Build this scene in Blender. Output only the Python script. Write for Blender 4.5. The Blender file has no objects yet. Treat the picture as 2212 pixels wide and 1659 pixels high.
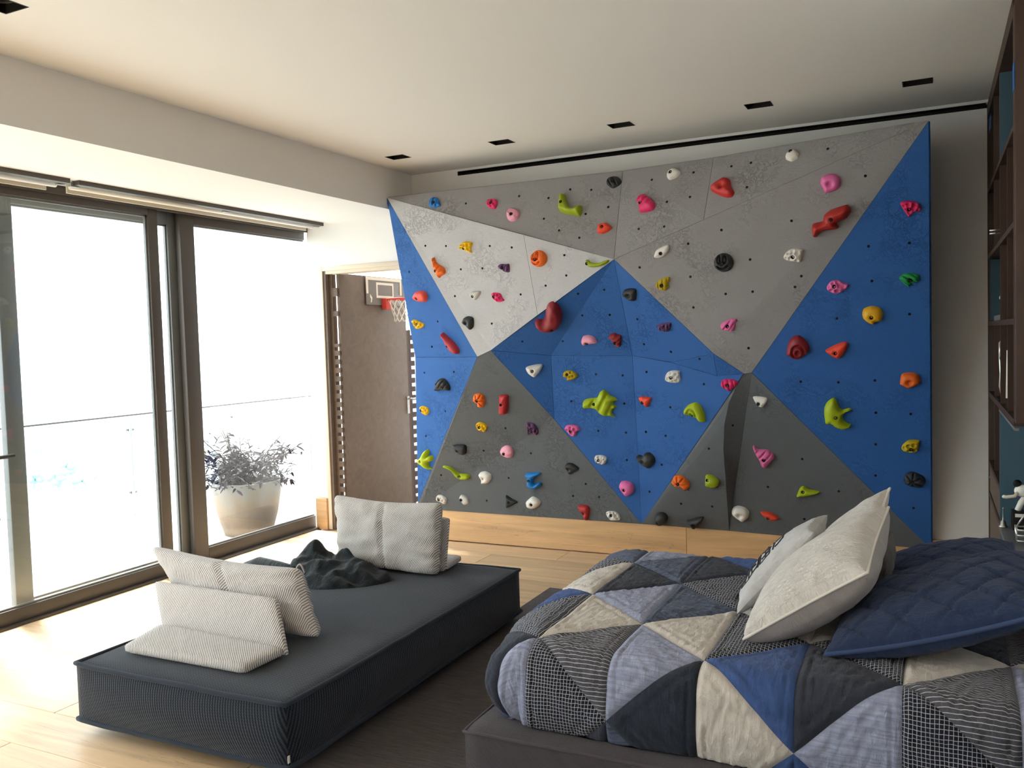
import bpy, bmesh, math, random
from mathutils import Vector, Matrix, noise
from mathutils.geometry import delaunay_2d_cdt
random.seed(7)
SC = bpy.context.scene
COL = SC.collection
PI = math.pi

# ------------------------------------------------------------------ camera
IW, IH, FPX, CAMZ = 2212.0, 1659.0, 1870.3, 1.6
def cam_axes(a, b, c):
    r = Vector((math.cos(a), math.sin(a), 0)); f = Vector((-math.sin(a), math.cos(a), 0)); u = Vector((0, 0, 1))
    f2 = f * math.cos(b) + u * math.sin(b); u2 = u * math.cos(b) - f * math.sin(b)
    r3 = r * math.cos(c) + u2 * math.sin(c); u3 = u2 * math.cos(c) - r * math.sin(c)
    return r3, u3, f2
CR, CU, CF = cam_axes(0.45412376, -0.04832353, -0.03048047)
CP = Vector((0, 0, CAMZ))
cam = bpy.data.objects.new('camera', bpy.data.cameras.new('camera'))
COL.objects.link(cam)
cam.data.sensor_width = 36.0
cam.data.lens = FPX / IW * 36.0
cam.data.clip_start = 0.05; cam.data.clip_end = 900
cam.matrix_world = Matrix(((CR.x, CU.x, -CF.x, CP.x), (CR.y, CU.y, -CF.y, CP.y), (CR.z, CU.z, -CF.z, CP.z), (0, 0, 0, 1)))
SC.camera = cam

# ------------------------------------------------------------------ world, sun, exposure
world = bpy.data.worlds.new('hazy_sky'); SC.world = world; world.use_nodes = True
bg = world.node_tree.nodes['Background']
bg.inputs[0].default_value = (0.90, 0.955, 1.0, 1)
bg.inputs[1].default_value = 4.2
sun = bpy.data.objects.new('sun', bpy.data.lights.new('sun', 'SUN')); COL.objects.link(sun)
sun.data.energy = 8.0; sun.data.angle = math.radians(7); sun.data.color = (1.0, 0.97, 0.94)
SUNDIR = Vector((-0.46, 0.20, 0.87))
sun.rotation_euler = SUNDIR.to_track_quat('Z', 'Y').to_euler()
SC.view_settings.view_transform = 'Standard'; SC.view_settings.look = 'None'
SC.view_settings.gamma = 1.0; SC.view_settings.use_curve_mapping = False
SC.view_settings.exposure = 0.66
SC.cycles.max_bounces = 12; SC.cycles.diffuse_bounces = 8; SC.cycles.transparent_max_bounces = 24
SC.cycles.use_denoising = True

# ------------------------------------------------------------------ geometry from picture rays
def ray(x, y):
    return CR * ((x - IW / 2) / FPX) + CU * (-(y - IH / 2) / FPX) + CF
def onx(x, y, X): d = ray(x, y); return CP + d * (X / d.x)
def ony(x, y, Y): d = ray(x, y); return CP + d * (Y / d.y)
def onz(x, y, Z): d = ray(x, y); return CP + d * ((Z - CAMZ) / d.z)

# ------------------------------------------------------------------ materials
def lin(c):
    out = []
    for v in c:
        v /= 255.0
        out.append(v / 12.92 if v <= 0.04045 else ((v + 0.055) / 1.055) ** 2.4)
    return (out[0], out[1], out[2], 1.0)
class NT:
    def __init__(s, name):
        s.m = bpy.data.materials.new(name); s.m.use_nodes = True
        s.t = s.m.node_tree; s.b = s.t.nodes['Principled BSDF']; s.out = s.t.nodes['Material Output']
    def n(s, typ, **kw):
        nd = s.t.nodes.new(typ)
        for k, v in kw.items():
            if k in nd.inputs.keys(): 
                if isinstance(v, bpy.types.NodeSocket): s.t.links.new(v, nd.inputs[k])
                else: nd.inputs[k].default_value = v
            else: setattr(nd, k, v)
        return nd
    def l(s, a, b): s.t.links.new(a, b)
    def co(s, kind='Object', scale=(1, 1, 1), rot=(0, 0, 0)):
        tc = s.n('ShaderNodeTexCoord'); mp = s.n('ShaderNodeMapping')
        mp.inputs['Scale'].default_value = scale; mp.inputs['Rotation'].default_value = rot
        s.l(tc.outputs[kind], mp.inputs['Vector']); return mp.outputs['Vector']
    def noise(s, vec, scale=5, detail=4, rough=0.5, dist=0.0):
        nd = s.n('ShaderNodeTexNoise'); s.l(vec, nd.inputs['Vector'])
        nd.inputs['Scale'].default_value = scale; nd.inputs['Detail'].default_value = detail
        nd.inputs['Roughness'].default_value = rough; nd.inputs['Distortion'].default_value = dist
        return nd.outputs['Fac']
    def wave(s, vec, scale, dist=0.0, dirn='X', prof='SIN', dscale=1.0):
        nd = s.n('ShaderNodeTexWave'); s.l(vec, nd.inputs['Vector'])
        nd.wave_type = 'BANDS'; nd.bands_direction = dirn; nd.wave_profile = prof
        nd.inputs['Scale'].default_value = scale; nd.inputs['Distortion'].default_value = dist
        nd.inputs['Detail Scale'].default_value = dscale
        return nd.outputs['Fac']
    def ramp(s, fac, stops):
        nd = s.n('ShaderNodeValToRGB'); s.l(fac, nd.inputs['Fac'])
        e = nd.color_ramp.elements
        while len(e) < len(stops): e.new(0.5)
        for i, (p, c) in enumerate(stops):
            e[i].position = p; e[i].color = c if len(c) == 4 else (*c, 1)
        return nd.outputs['Color']
    def mix(s, fac, a, b, mode='MIX'):
        nd = s.n('ShaderNodeMix'); nd.data_type = 'RGBA'; nd.blend_type = mode
        for sock, v in ((nd.inputs[0], fac), (nd.inputs[6], a), (nd.inputs[7], b)):
            if isinstance(v, bpy.types.NodeSocket): s.l(v, sock)
            else: sock.default_value = v
        return nd.outputs[2]
    def math(s, op, a, b=0.0):
        nd = s.n('ShaderNodeMath'); nd.operation = op
        for sock, v in ((nd.inputs[0], a), (nd.inputs[1], b)):
            if isinstance(v, bpy.types.NodeSocket): s.l(v, sock)
            else: sock.default_value = v
        return nd.outputs[0]
    def col(s, v):
        if isinstance(v, bpy.types.NodeSocket): s.l(v, s.b.inputs['Base Color'])
        else: s.b.inputs['Base Color'].default_value = v
        return s
    def rough(s, v, spec=0.5, metal=0.0):
        s.b.inputs['Roughness'].default_value = v; s.b.inputs['Specular IOR Level'].default_value = spec
        s.b.inputs['Metallic'].default_value = metal; return s
    def bump(s, h, strength=0.3, dist=0.01):
        nd = s.n('ShaderNodeBump'); s.l(h, nd.inputs['Height'])
        nd.inputs['Strength'].default_value = strength; nd.inputs['Distance'].default_value = dist
        s.l(nd.outputs['Normal'], s.b.inputs['Normal']); return s

def paint(name, rgb, rough=0.85, var=0.06, bstr=0.15, scale=30, bdist=0.004, spec=0.3):
    t = NT(name); v = t.co()
    f = t.noise(v, scale, 5, 0.6)
    c = lin(rgb); d = tuple(max(0, x * (1 - var)) for x in c[:3]) + (1,)
    t.col(t.mix(f, d, tuple(min(1, x * (1 + var)) for x in c[:3]) + (1,))).rough(rough, spec)
    if bstr: t.bump(f, bstr, bdist)
    return t.m
def plaster(name, rgb):
    # trowelled textured paint of the climbing panels
    t = NT(name); v = t.co()
    big = t.noise(v, 3.0, 3, 0.6); fine = t.noise(v, 26, 6, 0.65, 0.8); gr = t.noise(v, 120, 3, 0.6)
    ridg = t.ramp(fine, [(0.46, (0, 0, 0)), (0.5, (1, 1, 1)), (0.54, (0, 0, 0))])
    c = lin(rgb)
    lo = tuple(x * 0.88 for x in c[:3]) + (1,); hi = tuple(min(1, x * 1.1) for x in c[:3]) + (1,)
    base = t.mix(big, lo, hi)
    t.col(base).rough(0.72, 0.35)
    msk = t.ramp(big, [(0.5, (0, 0, 0)), (0.68, (1, 1, 1))])
    rm = t.mix(msk, (0, 0, 0, 1), ridg)
    h = t.math('ADD', t.math('MULTIPLY', rm, 0.6), t.math('ADD', t.math('MULTIPLY', gr, 0.25), t.math('MULTIPLY', fine, 0.35)))
    t.bump(h, 0.7, 0.008)
    return t.m
def metal(name, rgb, rough=0.35, m=0.6):
    t = NT(name); f = t.noise(t.co(), 60, 2)
    c = lin(rgb); t.col(t.mix(f, tuple(x * 0.93 for x in c[:3]) + (1,), c)).rough(rough, 0.5, m); return t.m
def wood(name, rgb, along='X', dark=0.72, knots=True, rough=0.42, contrast=1.0):
    t = NT(name)
    tc = t.n('ShaderNodeTexCoord'); oi = t.n('ShaderNodeObjectInfo')
    off = t.n('ShaderNodeVectorMath', operation='SCALE'); 
    t.l(oi.outputs['Location'], off.inputs[0]); off.inputs['Scale'].default_value = 7.31
    add = t.n('ShaderNodeVectorMath', operation='ADD'); t.l(tc.outputs['Object'], add.inputs[0]); t.l(off.outputs[0], add.inputs[1])
    mp = t.n('ShaderNodeMapping'); t.l(add.outputs[0], mp.inputs['Vector'])
    st = {'X': (0.55, 7, 7), 'Y': (7, 0.55, 7), 'Z': (7, 7, 0.55)}[along]
    mp.inputs['Scale'].default_value = st
    v = mp.outputs['Vector']
    g1 = t.noise(v, 1.6, 5, 0.55, 1.2); g2 = t.noise(v, 11, 4, 0.6, 0.4)
    c = lin(rgb)
    lo = tuple(x * dark for x in c[:3]) + (1,); hi = tuple(min(1, x * 1.12) for x in c[:3]) + (1,)
    base = t.mix(t.ramp(g1, [(0.3, (0, 0, 0)), (0.7, (1, 1, 1))]), lo, hi)
    base = t.mix(t.math('MULTIPLY', g2, 0.35 * contrast), base, tuple(x * 0.7 for x in c[:3]) + (1,))
    tint = t.mix(oi.outputs['Random'], (0.90, 0.88, 0.86, 1), (1.06, 1.03, 1.0, 1))
    base = t.mix(1.0, base, tint, 'MULTIPLY')
    if knots:
        mk = t.n('ShaderNodeMapping'); t.l(add.outputs[0], mk.inputs['Vector'])
        mk.inputs['Scale'].default_value = {'X': (1.5, 2.6, 2.6), 'Y': (2.6, 1.5, 2.6), 'Z': (2.6, 2.6, 1.5)}[along]
        vo = t.n('ShaderNodeTexVoronoi'); t.l(mk.outputs['Vector'], vo.inputs['Vector']); vo.inputs['Scale'].default_value = 1.35
        kd = t.ramp(vo.outputs['Distance'], [(0.018, (1, 1, 1)), (0.05, (0.25, 0.25, 0.25)), (0.11, (0, 0, 0))])
        base = t.mix(kd, base, lin((104, 70, 44)))
        cr = t.ramp(t.noise(v, 0.9, 6, 0.6, 2.0), [(0.494, (0, 0, 0)), (0.5, (1, 1, 1)), (0.506, (0, 0, 0))])
        crm = t.ramp(t.noise(v, 0.35, 2), [(0.55, (0, 0, 0)), (0.66, (0.55, 0.55, 0.55))])
        base = t.mix(t.mix(cr, (0, 0, 0, 1), crm), base, lin((96, 64, 40)))
    t.col(base).rough(rough, 0.45); t.bump(g2, 0.08, 0.003)
    return t.m
def glass(name, tint=(0.97, 0.99, 0.985), refl=0.07):
    t = NT(name); t.t.nodes.remove(t.b)
    tr = t.n('ShaderNodeBsdfTransparent'); tr.inputs[0].default_value = (*tint, 1)
    gl = t.n('ShaderNodeBsdfGlossy'); gl.inputs['Roughness'].default_value = 0.02
    mx = t.n('ShaderNodeMixShader'); mx.inputs[0].default_value = refl
    t.l(tr.outputs[0], mx.inputs[1]); t.l(gl.outputs[0], mx.inputs[2]); t.l(mx.outputs[0], t.out.inputs[0]); return t.m
def twill(name, light, dark, scale=9.0, ang=0.6, width=0.5, rough=0.9, bstr=0.5):
    # coarse spacer-mesh upholstery: rows of small loops, woven on the diagonal
    t = NT(name); v = t.co('UV', (1, 1, 1), (0, 0, ang))
    w1 = t.wave(v, scale, 0.25, 'X'); w2 = t.wave(v, scale * 0.9, 0.25, 'Y')
    w = t.math('MULTIPLY', w1, t.math('ADD', t.math('MULTIPLY', w2, 0.45), 0.55))
    f = t.ramp(w, [(width - 0.3, (0, 0, 0)), (width + 0.25, (1, 1, 1))])
    big = t.noise(t.co(), 9, 3)
    t.col(t.mix(t.math('MULTIPLY', big, 0.18), t.mix(f, lin(dark), lin(light)), lin(dark))).rough(rough, 0.2)
    t.b.inputs['Sheen Weight'].default_value = 0.15
    t.bump(w, bstr, 0.004); return t.m
def cloth(name, rgb, kind='plain', rough=0.92, bstr=0.35, alt=None, crinkle=28):
    t = NT(name); v = t.co('UV'); c = lin(rgb)
    lo = tuple(x * 0.8 for x in c[:3]) + (1,); hi = tuple(min(1, x * 1.16) for x in c[:3]) + (1,)
    mpv = t.co('UV', (1, 0.3, 1)); wr = t.math('ADD', t.noise(mpv, crinkle * 1.6, 5, 0.65, 0.8), t.math('MULTIPLY', t.noise(v, crinkle * 0.7, 3), 0.8))
    fine = t.noise(v, 260, 2)
    base = t.mix(t.noise(v, 18, 3), lo, hi)
    if kind == 'plaid':
        def lines(axis):
            sep = t.n('ShaderNodeSeparateXYZ'); t.l(v, sep.inputs[0])
            p = t.math('FRACT', t.math('ADD', t.math('MULTIPLY', sep.outputs[axis], 86.0), t.math('MULTIPLY', t.noise(v, 10, 2), 0.8)))
            return t.math('LESS_THAN', p, 0.125)
        m = t.math('MAXIMUM', lines(0), lines(1))
        base = t.mix(m, base, lin(alt))
    elif kind == 'stripe':
        sep = t.n('ShaderNodeSeparateXYZ'); t.l(v, sep.inputs[0])
        p = t.math('FRACT', t.math('ADD', t.math('MULTIPLY', sep.outputs[1], 74.0), t.math('MULTIPLY', t.noise(v, 8, 2), 0.5)))
        base = t.mix(t.math('LESS_THAN', p, 0.16), base, lin(alt))
    elif kind == 'slub':
        sl = t.noise(t.co('UV', (7, 110, 1)), 1.0, 3, 0.6)
        base = t.mix(t.ramp(sl, [(0.42, (0, 0, 0)), (0.6, (1, 1, 1))]), base, lin(alt))
    t.col(base).rough(rough, 0.15); t.b.inputs['Sheen Weight'].default_value = 0.1
    h = t.math('ADD', wr, t.math('MULTIPLY', fine, 0.2)); t.bump(h, min(1.0, bstr * 1.9), 0.012); return t.m
def plastic(name, rgb):
    t = NT(name); f = t.noise(t.co(), 240, 3)
    c = lin(rgb); t.col(t.mix(t.noise(t.co(), 14, 2), tuple(x * 0.88 for x in c[:3]) + (1,), c)).rough(0.5, 0.4); t.bump(f, 0.2, 0.002); return t.m

M = {}
M['wall'] = paint('wall_paint', (230, 228, 225), 0.9, 0.02, 0.05, 90)
M['ceil'] = paint('ceiling_paint', (229, 227, 224), 0.92, 0.015, 0.03, 80)
M['black'] = paint('black_matt', (18, 16, 15), 0.7, 0.1, 0)
M['frame'] = metal('bronze_aluminium', (80, 74, 69), 0.5, 0.15)
M['frame_in'] = metal('dark_gasket', (44, 39, 36), 0.6, 0.1)
M['alu'] = metal('grey_aluminium', (112, 114, 113), 0.45, 0.3)
M['postmetal'] = metal('pale_post', (168, 170, 168), 0.5, 0.2)
M['white'] = paint('white_lacquer', (236, 232, 224), 0.5, 0.02, 0)
M['cream'] = paint('cream_lacquer', (208, 196, 176), 0.55, 0.03, 0)
M['glass'] = glass('window_glass')
M['glass_b'] = glass('balustrade_glass', (0.95, 0.985, 0.975), 0.09)
M['oak'] = wood('pale_oak', (226, 195, 156), 'X')
M['oak_b'] = wood('oak_board', (222, 182, 134), 'X')
M['walnut'] = wood('dark_walnut', (66, 47, 38), 'Z', 0.75, False, 0.6)
M['door'] = wood('taupe_door_veneer', (102, 86, 73), 'X', 0.85, False, 0.6, 0.6)
M['doorframe'] = paint('door_casing', (214, 200, 180), 0.6, 0.03, 0)
M['teal'] = paint('teal_lacquer', (66, 92, 106), 0.7, 0.05, 0)
M['terrace'] = paint('terrace_stone', (190, 187, 182), 0.8, 0.05, 0.1, 12)
M['g_light'] = plaster('panel_light_grey', (180, 179, 182))
M['g_mid'] = plaster('panel_mid_grey', (140, 137, 139))
M['g_dark'] = plaster('panel_dark_grey', (91, 95, 99))
M['p_blue'] = plaster('panel_blue', (40, 91, 158))
M['sofa'] = twill('slate_mesh_fabric', (52, 61, 75), (22, 27, 34), 34, 0.75, 0.45, 0.95, 0.5)
M['sofa_p'] = cloth('slate_piping', (48, 55, 66))
M['mesh'] = twill('pale_mesh_fabric', (228, 224, 222), (126, 119, 117), 36, 0.62, 0.33, 0.95, 0.6)
M['rug'] = cloth('taupe_rug', (106, 99, 99), 'slub', 0.98, 0.6, (90, 84, 84), 160)
M['bedbase'] = cloth('charcoal_upholstery', (76, 71, 75), 'plain', 0.95, 0.25, None, 120)
M['q_cream'] = cloth('quilt_cream', (203, 196, 188))
M['q_navy'] = cloth('quilt_navy', (44, 50, 62))
M['q_char'] = cloth('quilt_charcoal', (54, 58, 70))
M['q_blue'] = cloth('quilt_blue', (62, 86, 136))
M['q_lav'] = cloth('quilt_pale_blue', (160, 166, 190), 'slub', alt=(138, 144, 170))
M['q_slub'] = cloth('quilt_slate_slub', (92, 102, 124), 'slub', alt=(66, 74, 94))
M['q_plaid'] = cloth('quilt_plaid', (34, 36, 48), 'plaid', alt=(186, 189, 198))
M['q_strp'] = cloth('quilt_stripe', (82, 82, 92), 'stripe', alt=(184, 184, 182))
M['navy'] = cloth('navy_cotton', (42, 55, 84), bstr=0.45)
M['navy_p'] = cloth('navy_piping', (58, 74, 108))
M['linen'] = cloth('pale_crinkle_linen', (222, 216, 209), bstr=0.55, crinkle=70)
M['linen_shade'] = cloth('shaded_linen', (164, 158, 156), bstr=0.4)  # greyer copy of the linen; shade of the pillow's underside put into its colour
M['linen_p'] = cloth('linen_piping', (222, 216, 208))
M['greycot'] = cloth('heather_grey_cotton', (186, 184, 184), bstr=0.4)
M['greydk'] = cloth('dark_grey_cotton', (96, 92, 92))
M['ink'] = paint('dark_print_ink', (52, 56, 62), 0.9, 0.1, 0)
M['jacket'] = cloth('dark_teal_nylon', (18, 26, 32), 'plain', 0.55, 0.4)
M['cord'] = cloth('pale_cord', (176, 172, 166))
M['pot'] = None
M['steel'] = metal('brushed_steel', (200, 200, 198), 0.3, 0.9)
M['bolt'] = metal('dark_bolt', (34, 32, 30), 0.5, 0.6)
M['hole'] = paint('hole_dark', (14, 13, 12), 0.9, 0, 0)
M['red'] = plastic('rim_red', (196, 62, 50))
M['net'] = paint('net_white', (214, 204, 190), 0.8, 0.05, 0)
M['smoke'] = paint('smoked_acrylic', (112, 102, 95), 0.35, 0.02, 0)
M['tape'] = paint('blue_tape', (40, 92, 160), 0.7, 0.05, 0)
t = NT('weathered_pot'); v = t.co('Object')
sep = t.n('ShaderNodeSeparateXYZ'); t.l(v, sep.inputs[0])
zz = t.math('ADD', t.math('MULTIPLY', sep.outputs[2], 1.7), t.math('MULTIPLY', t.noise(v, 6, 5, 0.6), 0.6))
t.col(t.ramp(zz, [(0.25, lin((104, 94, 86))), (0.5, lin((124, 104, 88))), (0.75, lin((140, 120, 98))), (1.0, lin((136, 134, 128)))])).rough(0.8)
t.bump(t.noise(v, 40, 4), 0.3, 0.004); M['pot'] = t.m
M['leaf'] = paint('purple_leaf', (38, 25, 36), 0.6, 0.3, 0, 9)
M['stem'] = paint('brown_stem', (70, 56, 48), 0.8, 0.1, 0)
M['soil'] = paint('soil', (52, 44, 38), 0.95, 0.2, 0.3)
M['haze_tint'] = paint('far_tree_haze_tint', (172, 202, 206), 0.9, 0.2, 0)  # distance haze painted into the pale cyan colour of crowns and trunks
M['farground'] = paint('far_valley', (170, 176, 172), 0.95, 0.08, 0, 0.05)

# ------------------------------------------------------------------ mesh builder
class MB:
    def __init__(s): s.v = []; s.f = []; s.uv = None
    def box(s, x0, x1, y0, y1, z0, z1):
        b = len(s.v)
        s.v += [(x0, y0, z0), (x1, y0, z0), (x1, y1, z0), (x0, y1, z0), (x0, y0, z1), (x1, y0, z1), (x1, y1, z1), (x0, y1, z1)]
        s.f += [tuple(b + i for i in q) for q in ((0, 3, 2, 1), (4, 5, 6, 7), (0, 1, 5, 4), (1, 2, 6, 5), (2, 3, 7, 6), (3, 0, 4, 7))]
        return s
    def tube(s, pts, r, n=8, closed=False, rr=None):
        pts = [Vector(p) for p in pts]; b = len(s.v); m = len(pts); up = None
        for i, p in enumerate(pts):
            if closed: d = pts[(i + 1) % m] - pts[i - 1]
            else: d = pts[min(i + 1, m - 1)] - pts[max(i - 1, 0)]
            d.normalize()
            if up is None: up = Vector((0, 0, 1)) if abs(d.z) < 0.9 else Vector((1, 0, 0))
            a = d.cross(up); 
            if a.length < 1e-4: a = d.cross(Vector((0, 1, 0)))
            a.normalize(); c = a.cross(d); up = c
            q = rr[i] if rr else r
            for k in range(n):
                th = 2 * PI * k / n; s.v.append(tuple(p + (a * math.cos(th) + c * math.sin(th)) * q))
        for i in range(m if closed else m - 1):
            j = (i + 1) % m
            for k in range(n):
                k2 = (k + 1) % n; s.f.append((b + i * n + k, b + i * n + k2, b + j * n + k2, b + j * n + k))
        if not closed:
            s.f.append(tuple(b + k for k in reversed(range(n)))); s.f.append(tuple(b + (m - 1) * n + k for k in range(n)))
        return s
    def cyl(s, p0, p1, r, n=16): return s.tube([p0, p1], r, n)
    def lathe(s, prof, n=32, c=(0, 0)):
        b = len(s.v)
        for r, z in prof:
            for k in range(n):
                th = 2 * PI * k / n; s.v.append((c[0] + r * math.cos(th), c[1] + r * math.sin(th), z))
        for i in range(len(prof) - 1):
            for k in range(n):
                k2 = (k + 1) % n; s.f.append((b + i * n + k, b + i * n + k2, b + (i + 1) * n + k2, b + (i + 1) * n + k))
        s.f.append(tuple(b + k for k in reversed(range(n)))); s.f.append(tuple(b + (len(prof) - 1) * n + k for k in range(n)))
        return s
    def ball(s, c, rx, ry, rz, n=14, m=9):
        b = len(s.v); c = Vector(c)
        for i in range(1, m):
            ph = PI * i / m
            for k in range(n):
                th = 2 * PI * k / n
                s.v.append((c.x + rx * math.sin(ph) * math.cos(th), c.y + ry * math.sin(ph) * math.sin(th), c.z + rz * math.cos(ph)))
        s.v += [(c.x, c.y, c.z + rz), (c.x, c.y, c.z - rz)]; T = len(s.v) - 2
        for i in range(m - 2):
            for k in range(n):
                k2 = (k + 1) % n; s.f.append((b + i * n + k, b + (i + 1) * n + k, b + (i + 1) * n + k2, b + i * n + k2))
        for k in range(n):
            k2 = (k + 1) % n; s.f.append((T, b + k, b + k2)); s.f.append((T + 1, b + (m - 2) * n + k2, b + (m - 2) * n + k))
        return s
    def prism(s, poly, d0, d1):
        # poly: outer 3D loop; extruded from offset d0 to d1 (vectors)
        b = len(s.v); n = len(poly); d0 = Vector(d0); d1 = Vector(d1)
        s.v += [tuple(Vector(p) + d0) for p in poly] + [tuple(Vector(p) + d1) for p in poly]
        s.f.append(tuple(range(b, b + n))); s.f.append(tuple(range(b + 2 * n - 1, b + n - 1, -1)))
        for i in range(n):
            j = (i + 1) % n; s.f.append((b + i, b + n + i, b + n + j, b + j))
        return s
    def mesh(s, name, mat=None, smooth=False, origin=None, mats=None):
        me = bpy.data.meshes.new(name)
        o = Vector(origin) if origin is not None else Vector()
        me.from_pydata([tuple(Vector(p) - o) for p in s.v], [], s.f); 
        if s.uv:
            ul = me.uv_layers.new(name='UVMap')
            for lp in me.loops: ul.data[lp.index].uv = s.uv[lp.vertex_index]
        if mat: me.materials.append(mat)
        if smooth: me.polygons.foreach_set('use_smooth', [True] * len(me.polygons))
        me.update(); return me
    def build(s, name, mat, parent=None, smooth=False, origin=None, bevel=0.0, seg=2):
        if origin is None and parent is not None: origin = parent.matrix_world.translation if parent.get('_o') is None else Vector(parent['_o'])
        elif origin is None: origin = Vector(s.v[0]) * 0
        me = s.mesh(name, mat, smooth, origin)
        ob = bpy.data.objects.new(name, me); COL.objects.link(ob)
        if bevel:
            bm = bmesh.new(); bm.from_mesh(me)
            ed = [e for e in bm.edges if len(e.link_faces) == 2 and e.calc_face_angle(0) > 0.6]
            bmesh.ops.bevel(bm, geom=ed, offset=bevel, segments=seg, affect='EDGES', profile=0.5)
            bm.to_mesh(me); bm.free()
            if seg > 1: me.polygons.foreach_set('use_smooth', [True] * len(me.polygons)); me.set_sharp_from_angle(angle=0.8)
        if parent is not None:
            ob.parent = parent
            po = Vector(parent['_o']) if parent.get('_o') is not None else Vector()
            ob.location = Vector(origin) - po
        else: ob.location = origin
        ob['_o'] = tuple(origin)
        return ob
def tag(o, label=None, cat=None, group=None, kind=None):
    if label: o['label'] = label
    if cat: o['category'] = cat
    if group: o['group'] = group
    if kind: o['kind'] = kind
    return o
def thing(name, label, cat, loc, group=None, kind=None):
    o = bpy.data.objects.new(name, None); COL.objects.link(o); o.location = loc; o['_o'] = tuple(loc)
    o.empty_display_size = 0.1
    return tag(o, label, cat, group, kind)
def B(*a): return MB().box(*a)
def grid_holes(x0, x1, y0, y1, z0, z1, holes):
    xs = sorted({x0, x1, *[h[0] for h in holes], *[h[1] for h in holes]}); ys = sorted({y0, y1, *[h[2] for h in holes], *[h[3] for h in holes]})
    m = MB()
    for i in range(len(xs) - 1):
        for j in range(len(ys) - 1):
            cx, cy = (xs[i] + xs[i + 1]) / 2, (ys[j] + ys[j + 1]) / 2
            if not any(h[0] < cx < h[1] and h[2] < cy < h[3] for h in holes): m.box(xs[i], xs[i + 1], ys[j], ys[j + 1], z0, z1)
    return m

# ------------------------------------------------------------------ room dimensions
XL, XR, YB, YN, ZC = -4.93, 0.72, 6.094, -2.6, 2.987
SOX, SOZ = -3.83, 2.668

# ---- floor and planks
floor = tag(B(XL - 0.16, XR + 0.1, YN - 0.1, YB + 0.16, -0.14, -0.012).build('floor', M['oak'], origin=(0, 0, 0)), 'pale knotty oak plank floor', kind='structure')
PW = 0.2705; rows = []
y = 5.755 + PW * 1.0
while y > YN: rows.append(y); y -= PW
pm = {}
for r, y1 in enumerate(rows):
    y1c = min(y1, YB - 0.042); y0 = max(y1 - PW, YN)
    x = XL + 0.0 - (0.0 if r % 2 else 0.0)
    joints = []
    rr = random.Random(r * 13 + 5); xx = XL - rr.uniform(0.1, 1.9)
    while xx < XR: joints.append(xx); xx += rr.choice((1.9, 2.2, 2.4))
    if r == 0: joints = [XL, -2.49, -0.3]
    if r == 1: joints = [XL, -3.02, -1.1]
    joints.append(XR)
    for a, b in zip(joints[:-1], joints[1:]):
        a = max(a, XL); b = min(b, XR)
        if b - a < 0.05: continue
        c = ((a + b) / 2, (y0 + y1c) / 2, 0)
        B(a + 0.0012, b - 0.0012, y0 + 0.0012, y1c - 0.0012, -0.012, 0.0).build('plank', M['oak'], floor, origin=c, bevel=0.0015, seg=1)

# ---- walls
wl = thing('wall_left', None, None, (XL, 0, 0), kind='structure'); wl['label'] = 'white wall above the sliding windows'
B(XL - 0.16, XL, YN, YB + 0.15, 2.69, ZC).build('header', M['wall'], wl)
B(XL - 0.16, XL, YN - 0.1, -2.0, 0, 2.69).build('pier', M['wall'], wl)
wb = thing('wall_back', None, None, (0, YB, 0), kind='structure'); wb['label'] = 'white back wall behind the climbing panels'
DX0, DX1, DZ = -4.775, -3.80, 2.268
m = MB(); W2 = YB + 0.14
m.box(XL - 0.001, DX0 - 0.0, YB, W2, 0, 2.935); m.box(DX0, DX1, YB, W2, DZ, 2.935); m.box(DX1, XR + 0.1, YB, W2, 0, 2.935)
m.box(XL, -3.394, YB, W2, 2.935, ZC); m.box(-3.394, XR + 0.1, YB, W2, 2.968, ZC)
m.build('wall_surface', M['wall'], wb)
B(-3.394, 0.40, YB + 0.05, YB + 0.1, 2.93, 2.97).build('slot_back', M['black'], wb)
sl = MB(); sl.box(-3.394, 0.296, YB - 0.003, YB + 0.05, 2.935, 2.939); sl.box(-3.394, 0.296, YB - 0.003, YB + 0.05, 2.964, 2.968); sl.box(-3.398, -3.394, YB - 0.003, YB + 0.05, 2.935, 2.968)
tag(sl.build('trim_1', M['black'], origin=(0, YB, 2.95)), 'thin black shadow slot under the ceiling on the back wall', kind='structure')
tag(B(XR, XR + 0.12, YN, YB + 0.1, 0, ZC).build('wall_right', M['wall'], origin=(XR, 0, 0)), 'white right wall behind the shelves', kind='structure')
tag(B(XL - 0.16, XR + 0.1, YN - 0.12, YN, 0, ZC).build('wall_near', M['wall'], origin=(0, YN, 0)), 'white wall behind the viewer', kind='structure')

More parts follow.
